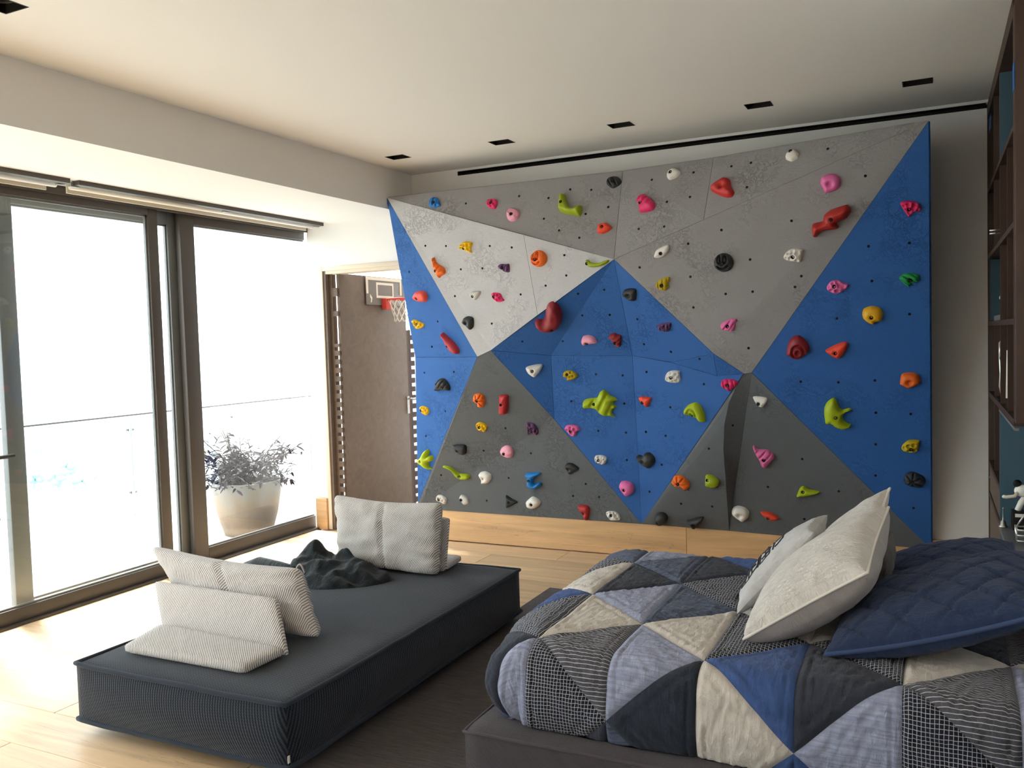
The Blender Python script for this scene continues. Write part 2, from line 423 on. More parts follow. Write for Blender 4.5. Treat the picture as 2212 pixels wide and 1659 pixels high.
# ---- ceiling with recesses for the downlights
LX = [-3.541, -2.686, -1.818, -0.944, -0.073]
holes = [(x - 0.078, x + 0.078, 5.394, 5.518) for x in LX] + [(-3.365, -3.222, 2.19, 2.334)]
ceil = tag(grid_holes(SOX, XR + 0.1, YN - 0.1, YB + 0.14, ZC, ZC + 0.1, holes).build('ceiling', M['ceil'], origin=(0, 0, ZC)), 'plain cream ceiling with a dropped band above the windows', kind='structure')
B(XL - 0.16, SOX, YN - 0.1, YB + 0.0, SOZ, ZC + 0.1).build('soffit', M['ceil'], ceil)
NTH = ['leftmost of the five along the climbing wall', 'second from the left of the five along the climbing wall', 'middle one of the five along the climbing wall', 'fourth from the left of the five along the climbing wall', 'rightmost of the five, nearest the dark shelves', 'alone at the near left, cut by the frame corner']
for i, h in enumerate(holes):
    c = ((h[0] + h[1]) / 2, (h[2] + h[3]) / 2, ZC)
    t_ = thing('recessed_downlight', 'black recessed ceiling light, ' + NTH[i], 'ceiling light', c, 'recessed black ceiling lights')
    fr = MB(); e = 0.006
    fr.box(h[0], h[0] + e, h[2], h[3], ZC - 0.001, ZC + 0.08); fr.box(h[1] - e, h[1], h[2], h[3], ZC - 0.001, ZC + 0.08)
    fr.box(h[0], h[1], h[2], h[2] + e, ZC - 0.001, ZC + 0.08); fr.box(h[0], h[1], h[3] - e, h[3], ZC - 0.001, ZC + 0.08)
    fr.box(h[0], h[1], h[2], h[3], ZC + 0.08, ZC + 0.09)
    fr.build('housing', M['black'], t_)
    MB().lathe([(0.056, ZC + 0.078), (0.056, ZC + 0.03), (0.048, ZC + 0.022), (0.046, ZC + 0.03), (0.03, ZC + 0.065)], 24, c[:2]).build('lamp_ring', M['bolt'], t_, True)

# ---- baseboards
bb = thing('baseboard_back', 'oak board along the foot of the back wall', None, (0, YB, 0), kind='structure')
J = ony(1483, 1165, YB - 0.04).x
for a, b in ((DX1 + 0.03, J - 0.001), (J + 0.001, 0.29)): B(a, b, YB - 0.04, YB, 0.0, 0.262).build('wood_board', M['oak_b'], bb, origin=((a + b) / 2, YB, 0.13), bevel=0.002, seg=1)
B(XL, DX0 - 0.036, YB - 0.03, YB, 0.0, 0.275).build('wood_board', M['oak_b'], bb, origin=(XL, YB, 0.13), bevel=0.002, seg=1)

# ---- sliding windows
def window(name, x, y0, y1, label, stile0=0.085, stile1=0.085, top=2.565, bot=0.10, base=0.012, frame_top=2.69, th=0.05, mat='frame'):
    w = thing(name, label, None, (x, y0, 0), kind='structure')
    mt = M[mat]
    if stile0: B(x - th, x, y0, y0 + stile0, base, frame_top - 0.03).build('stile', mt, w, bevel=0.004)
    if stile1 > 0: B(x - th, x, y1 - stile1, y1, base, frame_top - 0.03).build('stile', mt, w, bevel=0.004)
    a, b = y0 + stile0, y1 - stile1
    B(x - th, x, a, b, base, bot).build('bottom_rail', mt, w, bevel=0.004)
    B(x - th, x, a, b, top, frame_top - 0.03).build('top_rail', mt, w, bevel=0.004)
    g = MB()
    for yy in (((a, a + 0.012), (b - 0.012, b)) if stile1 > 0 else ((a, a + 0.012),)): g.box(x - th * 0.7, x - th * 0.3, yy[0], yy[1], bot, top)
    g.box(x - th * 0.7, x - th * 0.3, a, b, top - 0.012, top); g.box(x - th * 0.7, x - th * 0.3, a, b, bot, bot + 0.012)
    tag(g.build('gasket', M['alu'], w), kind='stuff')
    B(x - th / 2 - 0.003, x - th / 2 + 0.003, a, b, bot, top).build('pane', M['glass'], w)
    return w
WX = XL - 0.005
window('window_1', WX, 3.02, 4.47, 'large glass sliding panel at the left, bronze frame')
window('window_2', WX - 0.075, 3.325, 4.755, 'outer glass sliding panel overlapping behind the left one', stile0=0.11, stile1=0.13, top=2.53, mat='alu')
window('window_3', WX - 0.015, 4.685, 6.085, 'glass panel with the potted plant outside, bronze frame', stile0=0.135, stile1=0.0, bot=0.115, top=2.545)
window('window_4', WX, 0.6, 3.0, 'glass sliding panel beside the viewer'); window('window_5', WX, -2.0, 0.6, 'glass sliding panel behind the viewer')
wf = thing('trim_2', 'bronze window track and head frame', None, (XL, 0, 0), kind='structure')
B(XL - 0.15, XL + 0.0, -2.0, 6.09, 2.655, 2.69).build('head_track', M['frame'], wf)
B(XL - 0.15, XL + 0.03, -2.0, 6.09, -0.012, 0.014).build('floor_track', M['frame'], wf)
B(XL - 0.018, XL + 0.012, -2.0, 6.09, 2.61, 2.655).build('head_trim', M['frame'], wf)
hd = MB().tube([(XL - 0.0, 3.10, 1.02), (XL + 0.045, 3.10, 1.02), (XL + 0.045, 3.28, 1.02)], 0.012, 8)
bpy.data.objects['window_1']; hd.build('handle', M['frame_in'], bpy.data.objects['window_1'], True)
# roller blinds in the head recess
for nm, a, b, lab in (('blind', 3.66, 6.02, 'rolled-up white roller blind above the right glass panel'), ('blind', -1.9, 3.60, 'rolled-up white roller blind above the left glass panel')):
    t_ = thing('roller_blind', lab, 'blind', (-4.78, a, 2.64), 'roller blinds above the windows')
    B(-4.745, -4.685, a, b, 2.640, SOZ).build('channel', M['frame'], t_)
    MB().cyl((-4.795, a + 0.02, 2.645), (-4.795, b - 0.02, 2.645), 0.021, 14).build('roller', M['white'], t_, True)
    B(-4.835, -4.823, a + 0.02, b - 0.06, 2.606, 2.66).build('hem_bar', M['cream'], t_)
    for yy in (a + 0.01, (a + b) / 2 + 0.1, b - 0.02):
        k = MB(); k.box(-4.84, -4.745, yy - 0.012, yy + 0.012, 2.652, SOZ); k.box(-4.755, -4.735, yy - 0.03, yy + 0.03, 2.632, 2.66)
        k.build('bracket', M['steel'], t_)

# ---- door to the outside, standing open
d = thing('door_1', 'open taupe door leaf in a pale casing', None, (DX0, YB, 0), kind='structure')
cs = MB(); cs.box(DX0 - 0.034, DX0 + 0.004, YB - 0.012, YB, 0, DZ + 0.034); cs.box(DX0 + 0.004, DX1, YB - 0.012, YB, DZ - 0.004, DZ + 0.034)
cs.build('casing', M['doorframe'], d, bevel=0.003)
B(DX0, DX0 + 0.03, YB + 0.0, W2, 0, DZ).build('jamb', M['door'], d)
B(DX0 + 0.03, DX1, YB, W2, DZ - 0.03, DZ).build('head_jamb', M['doorframe'], d)
LXF = -4.655; LY0, LY1 = 6.165, onx(888, 1000, -4.655).y
lf = B(LXF - 0.03, LXF, LY0, LY1, 0.02, 2.245).build('leaf', M['door'], d, bevel=0.003)
hm = MB(); yh = onx(882, 884, LXF).y
hm.box(LXF, LXF + 0.006, yh - 0.02, yh + 0.02, 0.93, 1.10); hm.cyl((LXF, yh, 1.075), (LXF + 0.05, yh, 1.075), 0.009, 10); hm.tube([(LXF + 0.05, yh, 1.075), (LXF + 0.05, yh + 0.11, 1.075)], 0.009, 10)
hm.build('handle', M['steel'], lf)
st = MB()   # slotted strip added between jamb and leaf to make dots of light
SY = YB + 0.046; sa, sb = -4.713, -4.664
st.box(DX0 + 0.03, sa, SY, SY + 0.012, 0, DZ - 0.03)
edges_ = [(2.045, 2.118), (1.872, 1.918), (1.602, 1.632)]
z = 1.602 - 0.030
while z > 0.06: edges_.append((max(0, z - 0.045), z)); z -= 0.075
for a, b in edges_: st.box(sa, sb, SY, SY + 0.012, a, b)
tag(st.build('light_slot_strip', M['door'], d), kind='stuff')
EY = LY1 + 0.055
st2 = MB(); st2.box(LXF - 0.05, LXF + 0.002, EY - 0.02, EY + 0.01, 0.0, 1.75); z = 1.7
while z > 0.05: st2.box(LXF - 0.05, LXF + 0.002, EY + 0.01, EY + 0.075, z - 0.05, z); z -= 0.085
tag(st2.build('light_slot_post', M['walnut'], d), kind='stuff')  # added post, slotted to repeat the dots of light past the leaf

# basketball hoop hung over the open door leaf
bx = LXF + 0.022
p0 = onx(790, 597, bx); p1 = onx(794, 658, bx); pr_ = onx(866, 604, bx)
hy0, hy1, hz0, hz1 = p0.y, pr_.y, p1.z, p0.z
hp = thing('basketball_hoop', 'small basketball hoop with white net hung on the open taupe door', 'hoop', (bx, (hy0 + hy1) / 2, hz0))
B(bx - 0.012, bx, hy0, hy1, hz0, hz1).build('backboard', M['smoke'], hp, bevel=0.004)
bw = 0.028; fr = MB(); X0, X1 = bx, bx + 0.003
fr.box(X0, X1, hy0, hy1, hz1 - bw, hz1); fr.box(X0, X1, hy0, hy0 + bw, hz0 + 0.4 * (hz1 - hz0), hz1 - bw); fr.box(X0, X1, hy1 - bw, hy1, hz0 + 0.4 * (hz1 - hz0), hz1 - bw)
fr.build('border', M['cream'], hp)
ya, yb_ = hy0 + 0.27 * (hy1 - hy0), hy0 + 0.76 * (hy1 - hy0); za, zb_ = hz0 + 0.26 * (hz1 - hz0), hz0 + 0.82 * (hz1 - hz0)
fr = MB(); fr.box(X0, X1, ya, yb_, zb_ - 0.022, zb_); fr.box(X0, X1, ya, yb_, za, za + 0.022); fr.box(X0, X1, ya, ya + 0.022, za + 0.022, zb_ - 0.022); fr.box(X0, X1, yb_ - 0.022, yb_, za + 0.022, zb_ - 0.022)
fr.build('target_square', M['cream'], hp)
mk = MB(); cy = hy0 + 0.12 * (hy1 - hy0); cz = hz0 + 0.27 * (hz1 - hz0)
mk.prism([(X0, cy - 0.012, cz + 0.03), (X0, cy - 0.016, cz), (X0, cy, cz - 0.012), (X0, cy - 0.006, cz - 0.05), (X0, cy + 0.008, cz - 0.045), (X0, cy + 0.02, cz - 0.005), (X0, cy + 0.004, cz + 0.012)], (0, 0, 0), (0.002, 0, 0))
mk.build('white_mark', M['cream'], hp)
hcy = (hy0 + hy1) / 2; rz_ = hz0 + 0.20 * (hz1 - hz0); RR = 0.125; rcx = bx + 0.06 + RR
B(bx, bx + 0.05, hcy - 0.05, hcy + 0.05, rz_ - 0.09, rz_ + 0.01).build('bracket', M['red'], hp, bevel=0.004)
MB().tube([(rcx + RR * math.cos(2 * PI * k / 28), hcy + RR * math.sin(2 * PI * k / 28), rz_) for k in range(28)], 0.008, 8, True).build('rim', M['red'], hp, True)
nt = MB(); N = 10
for k in range(N):
    for sgn in (1, -1):
        pts = []
        for j in range(9):
            f = j / 8; th = 2 * PI * (k + sgn * f * 1.5) / N; r = RR * (1 - 0.42 * f ** 0.8); pts.append((rcx + r * math.cos(th), hcy + r * math.sin(th), rz_ - 0.17 * f))
        nt.tube(pts, 0.0028, 5)
    th = 2 * PI * (k + 1.5) / N; r = RR * 0.58; nt.tube([(rcx + r * math.cos(th + a), hcy + r * math.sin(th + a), rz_ - 0.17 - 0.04 * math.sin(PI * (a / 0.63))) for a in [0.0, 0.15, 0.3, 0.45, 0.63]], 0.0028, 5)
nt.build('net', M['net'], hp, True)

LXF0 = -4.72
# ---- outside: terrace, balustrade, wall beyond the door, added shade walls, valley
ter = tag(B(-7.35, XL - 0.16, -4, 9.2, -0.16, -0.012).build('terrace', M['terrace'], origin=(-6, 3, 0)), 'pale stone terrace outside the windows', kind='structure')
B(XL - 0.16, -2.6, W2 + 0.005, 9.2, -0.16, -0.012).build('terrace_side', M['terrace'], ter)
tag(B(-4.28, -2.6, 8.6, 8.75, -0.1, 3.2).build('wall_outside', M['wall'], origin=(-3.6, 8.6, 0)), 'pale wall beyond the open door', kind='structure')
ho = tag(B(-3.72, -3.6, W2 + 0.005, 8.6, -0.1, 3.2).build('wall_shade', M['wall'], origin=(-3.6, 7, 0)), 'added unseen wall that shades the open door leaf', kind='structure')  # unseen wall added to keep the door leaf in shade
B(LXF0 - 0.0, -3.6, W2 + 0.005, 8.6, 2.75, 2.9).build('shade_roof', M['wall'], ho)  # unseen roof added to hold sky light off the leaf
B(LXF0 - 0.05, LXF0 + 0.05, 7.42, 8.6, -0.1, 2.2).build('shade_side', M['wall'], ho)  # added, kept low so light enters above it onto the end wall
tag(B(-4.36, -4.30, 8.5, 8.56, 0, 3.2).build('trim_3', M['frame'], origin=(-4.33, 8.5, 0)), 'dark upright beyond the open door', kind='structure')
bal = thing('glass_balustrade', 'frameless glass balustrade with slim rail at the edge of the terrace', 'balustrade', (-7.15, 3, 0))
B(-7.18, -7.15, -3.5, 8.8, 0.985, 1.0).build('top_rail', M['frame'], bal)
yy = 8.76
for k in range(9):
    y1 = yy - 1.40 * k; y0 = y1 - 1.38
    B(-7.171, -7.159, y0, y1, 0.03, 0.985).build('pane', M['glass_b'], bal)
    pp = B(-7.13, -7.10, y0 - 0.012, y0 + 0.012, 0.0, 0.94).build('post', M['postmetal'], bal)
    for zc_ in (0.84, 0.22): B(-7.16, -7.12, y0 - 0.012, y0 + 0.05, zc_, zc_ + 0.022).build('clamp', M['alu'], pp)
B(-7.17, -7.158, 8.76, 8.775, 0.0, 0.985).build('end_edge', M['alu'], bal)
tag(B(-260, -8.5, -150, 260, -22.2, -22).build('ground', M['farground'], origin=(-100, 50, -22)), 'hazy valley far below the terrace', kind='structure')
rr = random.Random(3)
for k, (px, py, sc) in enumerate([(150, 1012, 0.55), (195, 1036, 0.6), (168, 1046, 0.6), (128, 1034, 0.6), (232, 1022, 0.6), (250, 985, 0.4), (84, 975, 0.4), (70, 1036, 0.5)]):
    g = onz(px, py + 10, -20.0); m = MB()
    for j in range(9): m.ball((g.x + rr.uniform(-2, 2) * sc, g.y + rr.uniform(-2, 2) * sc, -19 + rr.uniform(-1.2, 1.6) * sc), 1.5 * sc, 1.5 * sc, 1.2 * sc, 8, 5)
    tr = thing('distant_tree', 'faint haze-tinted tree far below beyond the glass balustrade', 'tree', (g.x, g.y, -22), 'haze-tinted trees in the valley')
    m.build('crown', M['haze_tint'], tr, True); MB().cyl((g.x, g.y, -22), (g.x, g.y, -18), 0.4, 7).build('trunk', M['haze_tint'], tr)

# potted plant on the terrace
pc = (-5.46, 5.79)
pl = thing('potted_shrub', 'weathered pale clay pot with a purple-leaved shrub on the terrace', 'plant', (pc[0], pc[1], -0.012))
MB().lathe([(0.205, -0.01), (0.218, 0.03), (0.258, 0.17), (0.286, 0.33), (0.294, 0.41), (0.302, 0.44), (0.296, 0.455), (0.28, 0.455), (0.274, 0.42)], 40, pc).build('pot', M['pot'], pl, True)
MB().lathe([(0.0, 0.38), (0.27, 0.39), (0.275, 0.42), (0.2, 0.45), (0.01, 0.47)], 24, pc).build('soil', M['soil'], pl, True)
lm = MB(); L_ = 0.062
for i in range(5):
    f = i / 4; w = 0.0115 * math.sin(PI * min(1, f * 0.92 + 0.04)) ** 0.8; zc = -0.018 * f * f
    lm.v += [(-w, f * L_, zc + 0.005), (0, f * L_, zc), (w, f * L_, zc + 0.005)]
for i in range(4): a = i * 3; lm.f += [(a, a + 1, a + 4, a + 3), (a + 1, a + 2, a + 5, a + 4)]
leafme = lm.mesh('leaf', M['leaf'], True)
rr = random.Random(11); nleaf = 0; leaf_spots = []
for k in range(26):
    th = rr.uniform(0, 2 * PI); lean = rr.uniform(0.10, 0.5); H = rr.uniform(0.18, 0.50) * (1.15 - lean * 0.9)
    b0 = Vector((pc[0] + 0.2 * rr.uniform(0, 1) * math.cos(th), pc[1] + 0.2 * rr.uniform(0, 1) * math.sin(th), 0.45))
    pts = [b0 + Vector((math.cos(th) * lean * f ** 1.3, math.sin(th) * lean * f ** 1.3, H * f)) for f in [j / 6 for j in range(7)]]
    MB().tube(pts, 0.004, 5).build('stem', M['stem'], pl, True)
    for j in range(11):
        if nleaf >= 290: break
        f = rr.uniform(0.25, 1.0); i = min(5, int(f * 6)); p = pts[i].lerp(pts[i + 1], f * 6 - i)
        o = bpy.data.objects.new('leaf', leafme); COL.objects.link(o); o.parent = pl
        o.location = p - Vector(pl['_o']) + Vector((rr.uniform(-.03, .03), rr.uniform(-.03, .03), rr.uniform(-.02, .02))); s_ = rr.uniform(0.7, 1.35)
        leaf_spots.append(p.copy())
        o.rotation_euler = (rr.uniform(-0.7, 0.7), rr.uniform(-0.6, 0.6), rr.uniform(0, 6.28)); o.scale = (s_, s_, s_); nleaf += 1

fm = MB()
for k in range(900):
    p = rr.choice(leaf_spots); p = Vector((pc[0], pc[1], 0.49)).lerp(p, rr.uniform(0.35, 1.05)) + Vector((rr.uniform(-.08, .08), rr.uniform(-.08, .08), rr.uniform(-.03, .06)))
    if rr.random() < 0.35: th = rr.uniform(0, 6.28); q = rr.uniform(0.2, 0.40); p = Vector((pc[0] + q * math.cos(th), pc[1] + q * math.sin(th), 0.49 + rr.uniform(-0.08, 0.08)))
    R_ = Matrix.Rotation(rr.uniform(0, 6.28), 3, 'Z') @ Matrix.Rotation(rr.uniform(-0.8, 0.8), 3, 'X') @ Matrix.Rotation(rr.uniform(-.6, .6), 3, 'Y'); s_ = rr.uniform(0.7, 1.3); i = len(fm.v)
    fm.v += [tuple(p + R_ @ (Vector(q) * s_)) for q in lm.v]; fm.f += [tuple(i + a for a in f) for f in lm.f]
fo_ = fm.build('foliage', M['leaf'], pl, True); fo_['kind'] = 'stuff'

# ------------------------------------------------------------------ climbing wall
def cw(px, py, d): return ony(px, py, YB - d)
V = dict(A=cw(836, 427, .385), T1=cw(1345, 370, .335), T2=cw(1541, 341.6, .41), Bc=cw(2006, 261, .71), F=cw(1326, 560, .50),
         E=cw(1031, 771, .34), E2=cw(1060, 757, .345), G1=cw(1606, 807, .34), G2=cw(1624, 805, .34), K=cw(1541, 764, .385),
         L=cw(897, 772, .16), C=cw(903, 1087, .045), C2=cw(905, 1099, .045), Hh=cw(1386, 1132, .045), BR=cw(2012, 1187, .045), RB=cw(1575, 1147, .045),
         RB1=cw(1572, 1147, .045), RB2=cw(1586, 1149, .045),
         Q=cw(1190, 768, .17), P=cw(1366, 768, .17), P2=cw(1450, 783, .20), R=cw(1549, 812, .235), S=cw(1197, 905, .17), 
         )
RIDGE = [(1607, 809, .335), (1592, 832, .33), (1575, 868, .315), (1565, 915, .29), (1563, 970, .25), (1567, 1030, .195), (1571, 1090, .13)]
GROOVE = [(1618, 845, .29), (1611, 890, .245), (1604, 940, .195), (1597, 990, .15), (1589, 1045, .11), (1581, 1100, .075)]
for k_, q_ in enumerate(RIDGE): V['N%d' % k_] = cw(*q_)
for k_, q_ in enumerate(GROOVE): V['O%d' % k_] = cw(*q_)
def on_segment(a, b, px):
    lo, hi = 0.0, 1.0
    for _ in range(40):
        m_ = (lo + hi) / 2; p_ = V[a].lerp(V[b], m_) - CP; x_ = IW / 2 + FPX * p_.dot(CR) / p_.dot(CF)
        if x_ < px: lo = m_
        else: hi = m_
    return V[a].lerp(V[b], (lo + hi) / 2)
V['S2'] = on_segment('F', 'Bc', 1520)
V['X1'] = on_segment('A', 'F', 1133) + Vector((0, -0.014, 0)); V['X2'] = on_segment('E2', 'F', 1163) + Vector((0, -0.014, 0))
def on_plane(a, b, c, px, py):
    n_ = (V[b] - V[a]).cross(V[c] - V[a]); d_ = ray(px, py); return CP + d_ * ((V[a] - CP).dot(n_) / d_.dot(n_))
V['S'] = on_plane('Q', 'P', 'Hh', 1197, 905)
V['RBx'] = cw(1575, 1147, .045)
V['R'] = on_plane('P', 'G1', 'Hh', 1549, 812); V['P2'] = on_plane('P', 'G1', 'Hh', 1450, 783)
walls = thing('climbing_wall', 'faceted indoor climbing wall in blue and greys on the back wall', 'climbing wall', (-1.9, YB, 0))
facets = []
def panel(keys, mat, name='panel', tris=None):
    pts = [V[k] for k in keys]
    n = Vector()
    for i in range(len(pts)): n += pts[i].cross(pts[(i + 1) % len(pts)])
    n.normalize()
    if n.y > 0: n = -n
    m = MB(); N_ = len(pts)
    tris = tris or [(0, i, i + 1) for i in range(1, N_ - 1)]
    c = sum(pts, Vector()) / N_
    back = Vector((0, 0.03, 0))
    # shrink by a hair so that joints between panels read
    q = [p + (c - p).normalized() * 0.0015 for p in pts]
    m.v = [tuple(p) for p in q] + [tuple(p + back) for p in q]
    for a, b, cc in tris:
        m.f.append((a, b, cc)); m.f.append((N_ + cc, N_ + b, N_ + a)); facets.append((pts[a], pts[b], pts[cc]))
    for i in range(N_):
        j = (i + 1) % N_; m.f.append((i, N_ + i, N_ + j, j))
    ob = m.build(name, M[mat], walls, bevel=0)
    bm = bmesh.new(); bm.from_mesh(ob.data); bmesh.ops.recalc_face_normals(bm, faces=bm.faces); bm.to_mesh(ob.data); bm.free()
    return ob
def panel_smooth(*a, **k):
    ob = panel(*a, **k); me = ob.data
    me.polygons.foreach_set('use_smooth', [True] * len(me.polygons)); me.set_sharp_from_angle(angle=0.7)
    return ob
panel(['A', 'T1', 'F', 'X1'], 'g_mid'); panel(['T1', 'T2', 'S2', 'F'], 'g_mid'); panel(['T2', 'Bc', 'S2'], 'g_mid')
panel(['A', 'X1', 'X2', 'E2', 'E'], 'g_light'); panel(['X1', 'F', 'X2'], 'g_light')
panel(['S2', 'Bc', 'G2', 'G1', 'K', 'F'], 'g_mid', tris=[(0, 1, 5), (5, 1, 4), (4, 1, 3), (3, 1, 2)])
panel(['A', 'E', 'L'], 'p_blue'); panel(['L', 'E', 'C'], 'p_blue')
panel(['Bc', 'BR', 'G2'], 'p_blue')
panel(['F', 'P', 'Q', 'E2', 'X2'], 'p_blue'); panel(['F', 'K', 'P2', 'P'], 'p_blue'); panel(['K', 'R', 'P2'], 'p_blue'); panel(['K', 'G1', 'R'], 'p_blue')
panel(['E2', 'Q', 'S'], 'p_blue'); panel(['Q', 'P', 'Hh', 'S'], 'p_blue'); panel(['P', 'P2', 'R', 'G1', 'Hh'], 'p_blue', tris=[(0, 1, 4), (1, 2, 4), (2, 3, 4)])
panel(['E', 'E2', 'S', 'Hh', 'C2', 'C'], 'g_dark', tris=[(0, 1, 2), (0, 2, 4), (2, 3, 4), (0, 4, 5)])
panel(['G1', 'N0', 'N1', 'N2', 'N3', 'N4', 'N5', 'N6', 'RBx', 'Hh'], 'g_dark', tris=[(k_, k_ + 1, 9) for k_ in range(8)])
panel_smooth(['G1', 'G2', 'O0', 'O1', 'O2', 'O3', 'O4', 'O5', 'RBx', 'N6', 'N5', 'N4', 'N3', 'N2', 'N1', 'N0'], 'g_dark',
      tris=[(0, 1, 15), (1, 2, 15), (15, 2, 14), (2, 3, 14), (14, 3, 13), (13, 3, 4), (13, 4, 12), (12, 4, 5), (12, 5, 11), (11, 5, 6), (11, 6, 10), (10, 6, 7), (10, 7, 9), (9, 7, 8)])
panel(['G2', 'BR', 'RBx', 'O5', 'O4', 'O3', 'O2', 'O1', 'O0'], 'g_dark', tris=[(1, 2, 3), (1, 3, 4), (1, 4, 5), (1, 5, 6), (1, 6, 7), (1, 7, 8), (1, 8, 0)])
def skirt(keys, mat):
    m = MB()
    for a, b in zip(keys[:-1], keys[1:]):
        p, q = V[a] + Vector((0, 0.012, 0)), V[b] + Vector((0, 0.012, 0)); i = len(m.v)
        m.v += [tuple(p), tuple(q), (q.x, YB - 0.002, q.z), (p.x, YB - 0.002, p.z)]; m.f.append((i, i + 1, i + 2, i + 3))
    ob = m.build('side_panel', M[mat], walls); md = ob.modifiers.new('thickness', 'SOLIDIFY'); md.thickness = 0.015; md.offset = 0
skirt(['A', 'L', 'C'], 'p_blue'); skirt(['A', 'T1', 'T2', 'Bc'], 'g_mid'); skirt(['Bc', 'BR'], 'p_blue'); skirt(['C2', 'Hh', 'RBx', 'BR'], 'g_dark')

from mathutils.geometry import intersect_ray_tri
def hitwall(px, py):
    d_ = ray(px, py).normalized(); best = None
    for a, b, c in facets:
        h = intersect_ray_tri(a, b, c, d_, CP, True)
        if h is not None and (best is None or (h - CP).length < (best[0] - CP).length):
            n = (b - a).cross(c - a).normalized()
            if n.dot(d_) > 0: n = -n
            best = (h, n)
    return best
REG = {'a': (820, 380, 4.148), 'b': (1300, 240, 3.072), 'c': (860, 740, 3.95), 'd': (1360, 740, 3.352)}
def P2(reg, q): o = REG[reg]; return (o[0] + q[0] / o[2], o[1] + q[1] / o[2])
HOLES = {'a': [(1250,181),(1513,198),(1708,121),(1897,125),(2050,278),(1846,341),(1472,384),(1608,488),(1790,554),(410,626),(595,628),(987,628),(1184,641),(728,837),(921,828),(1656,710),(1673,892),(1488,983),(1264,1062),(675,1077),(1005,1323),(265,860),(520,1304),(468,1530),(2013,1020),(1778,1056),(1816,1250),(2062,1245),(1279,1483),(1641,1480),(773,247)],
 'b': [(332,456),(609,407),(860,366),(990,343),(1500,250),(42,637),(432,602),(585,570),(963,505),(245,782),(414,766),(1259,728),(1749,430),(794,789),(573,880),(984,985),(588,1099),(1001,1198),(822,1213),(251,1037),(1282,1167),(1324,1095),(608,1303),(974,1573),(1770,897),(2041,875),(1792,1127),(1560,1376),(2042,1347),(53,1352),(236,1381),(280,1547),(460,1598),(648,1645)],
 'c': [(290,35),(224,257),(476,250),(403,585),(238,797),(916,730),(730,922),(1133,945),(367,1131),(943,1155),(756,1349),(1478,500),(1688,270),(1916,280),(1930,521),(1708,753),(1944,768),(2115,763),(2120,250),(1952,1002),(2145,1272),(1601,1206),(1493,1309),(1715,1317),(2098,14)],
 'd': [(299,66),(507,118),(123,213),(538,301),(295,468),(118,646),(261,675),(233,884),(574,768),(747,600),(1240,283),(1512,288),(1776,274),(1783,508),(2036,517),(1782,737),(1781,963),(1250,843),(1002,1045),(1515,1077),(373,1167),(598,1187),(1265,1278),(861,40),(2056,1198),(145,1080)]}
hm = MB()
for rg, lst in HOLES.items():
    for q in lst:
        h = hitwall(*P2(rg, q))
        if not h: continue
        p, n = h; a = n.cross(Vector((0, 0, 1))).normalized(); b = n.cross(a); i = len(hm.v)
        for k in range(10): hm.v.append(tuple(p + n * 0.0012 + (a * math.cos(2 * PI * k / 10) + b * math.sin(2 * PI * k / 10)) * 0.0085))
        for k in range(10): hm.v.append(tuple(p - n * 0.012 + (a * math.cos(2 * PI * k / 10) + b * math.sin(2 * PI * k / 10)) * 0.0085))
        hm.f.append(tuple(range(i, i + 10)))
        for k in range(10): hm.f.append((i + k, i + (k + 1) % 10, i + 10 + (k + 1) % 10, i + 10 + k))
hb = hm.build('bolt_hole', M['hole'], walls); hb['kind'] = 'stuff'

# ---- climbing holds
HC = {}
def hc(rgb):
    if rgb not in HC: HC[rgb] = plastic('hold_%d_%d_%d' % rgb, rgb)
    return HC[rgb]
bm_ = MB(); bm_.lathe([(0.0115, -0.004), (0.0115, 0.0015), (0.0095, 0.003), (0.0075, 0.003), (0.0065, -0.002), (0.0, -0.002)], 12)
boltme = bm_.mesh('bolt', M['bolt'], True)
def smooth_loop(pts, n=44):
    m = len(pts); out = []
    for i in range(m):
        p0, p1, p2, p3 = (Vector(pts[(i + k - 1) % m]) for k in range(4)); k = max(2, round(n / m))
        for j in range(k):
            t = j / k
            c = 0.5 * ((2 * p1) + (p2 - p0) * t + (2 * p0 - 5 * p1 + 4 * p2 - p3) * t * t + (3 * p1 - p0 - 3 * p2 + p3) * t ** 3)
            out.append(p1.lerp(p2, t) * 0.25 + c * 0.75)
    return out
def inside(p, poly):
    r = False; j = len(poly) - 1
    for i in range(len(poly)):
        a, b = poly[i], poly[j]
        if (a.y > p.y) != (b.y > p.y) and p.x < (b.x - a.x) * (p.y - a.y) / (b.y - a.y) + a.x: r = not r
        j = i
    return r
def segd(p, a, b):
    d_ = b - a; t = max(0, min(1, (p - a).dot(d_) / max(1e-12, d_.dot(d_)))); return (p - a - d_ * t).length
def inflate(poly, res, hfun):
    xs = [p.x for p in poly]; ys = [p.y for p in poly]; pts = list(poly); n0 = len(poly); dist = [0.0] * n0; row = 0
    y = min(ys)
    while y < max(ys):
        x = min(xs) + (res / 2 if row % 2 else 0)
        while x < max(xs):
            p = Vector((x, y))
            if inside(p, poly):
                dd = min(segd(p, poly[i], poly[(i + 1) % n0]) for i in range(n0))
                if dd > res * 0.45: pts.append(p); dist.append(dd)
            x += res
        y += res * 0.866; row += 1
    ring = []   # a close inner ring gives the rim its steep side
    vo, eo, fo, *_ = delaunay_2d_cdt([Vector(p) for p in pts], [(i, (i + 1) % n0) for i in range(n0)], [], 1, 1e-7)
    dm = max(dist)
    m = MB()
    for p in vo:
        dd = min(segd(p, poly[i], poly[(i + 1) % n0]) for i in range(n0)); m.v.append((p.x, p.y, hfun(p, dd, dm)))
    m.f = [tuple(f) for f in fo]; return m, dm
holds = []
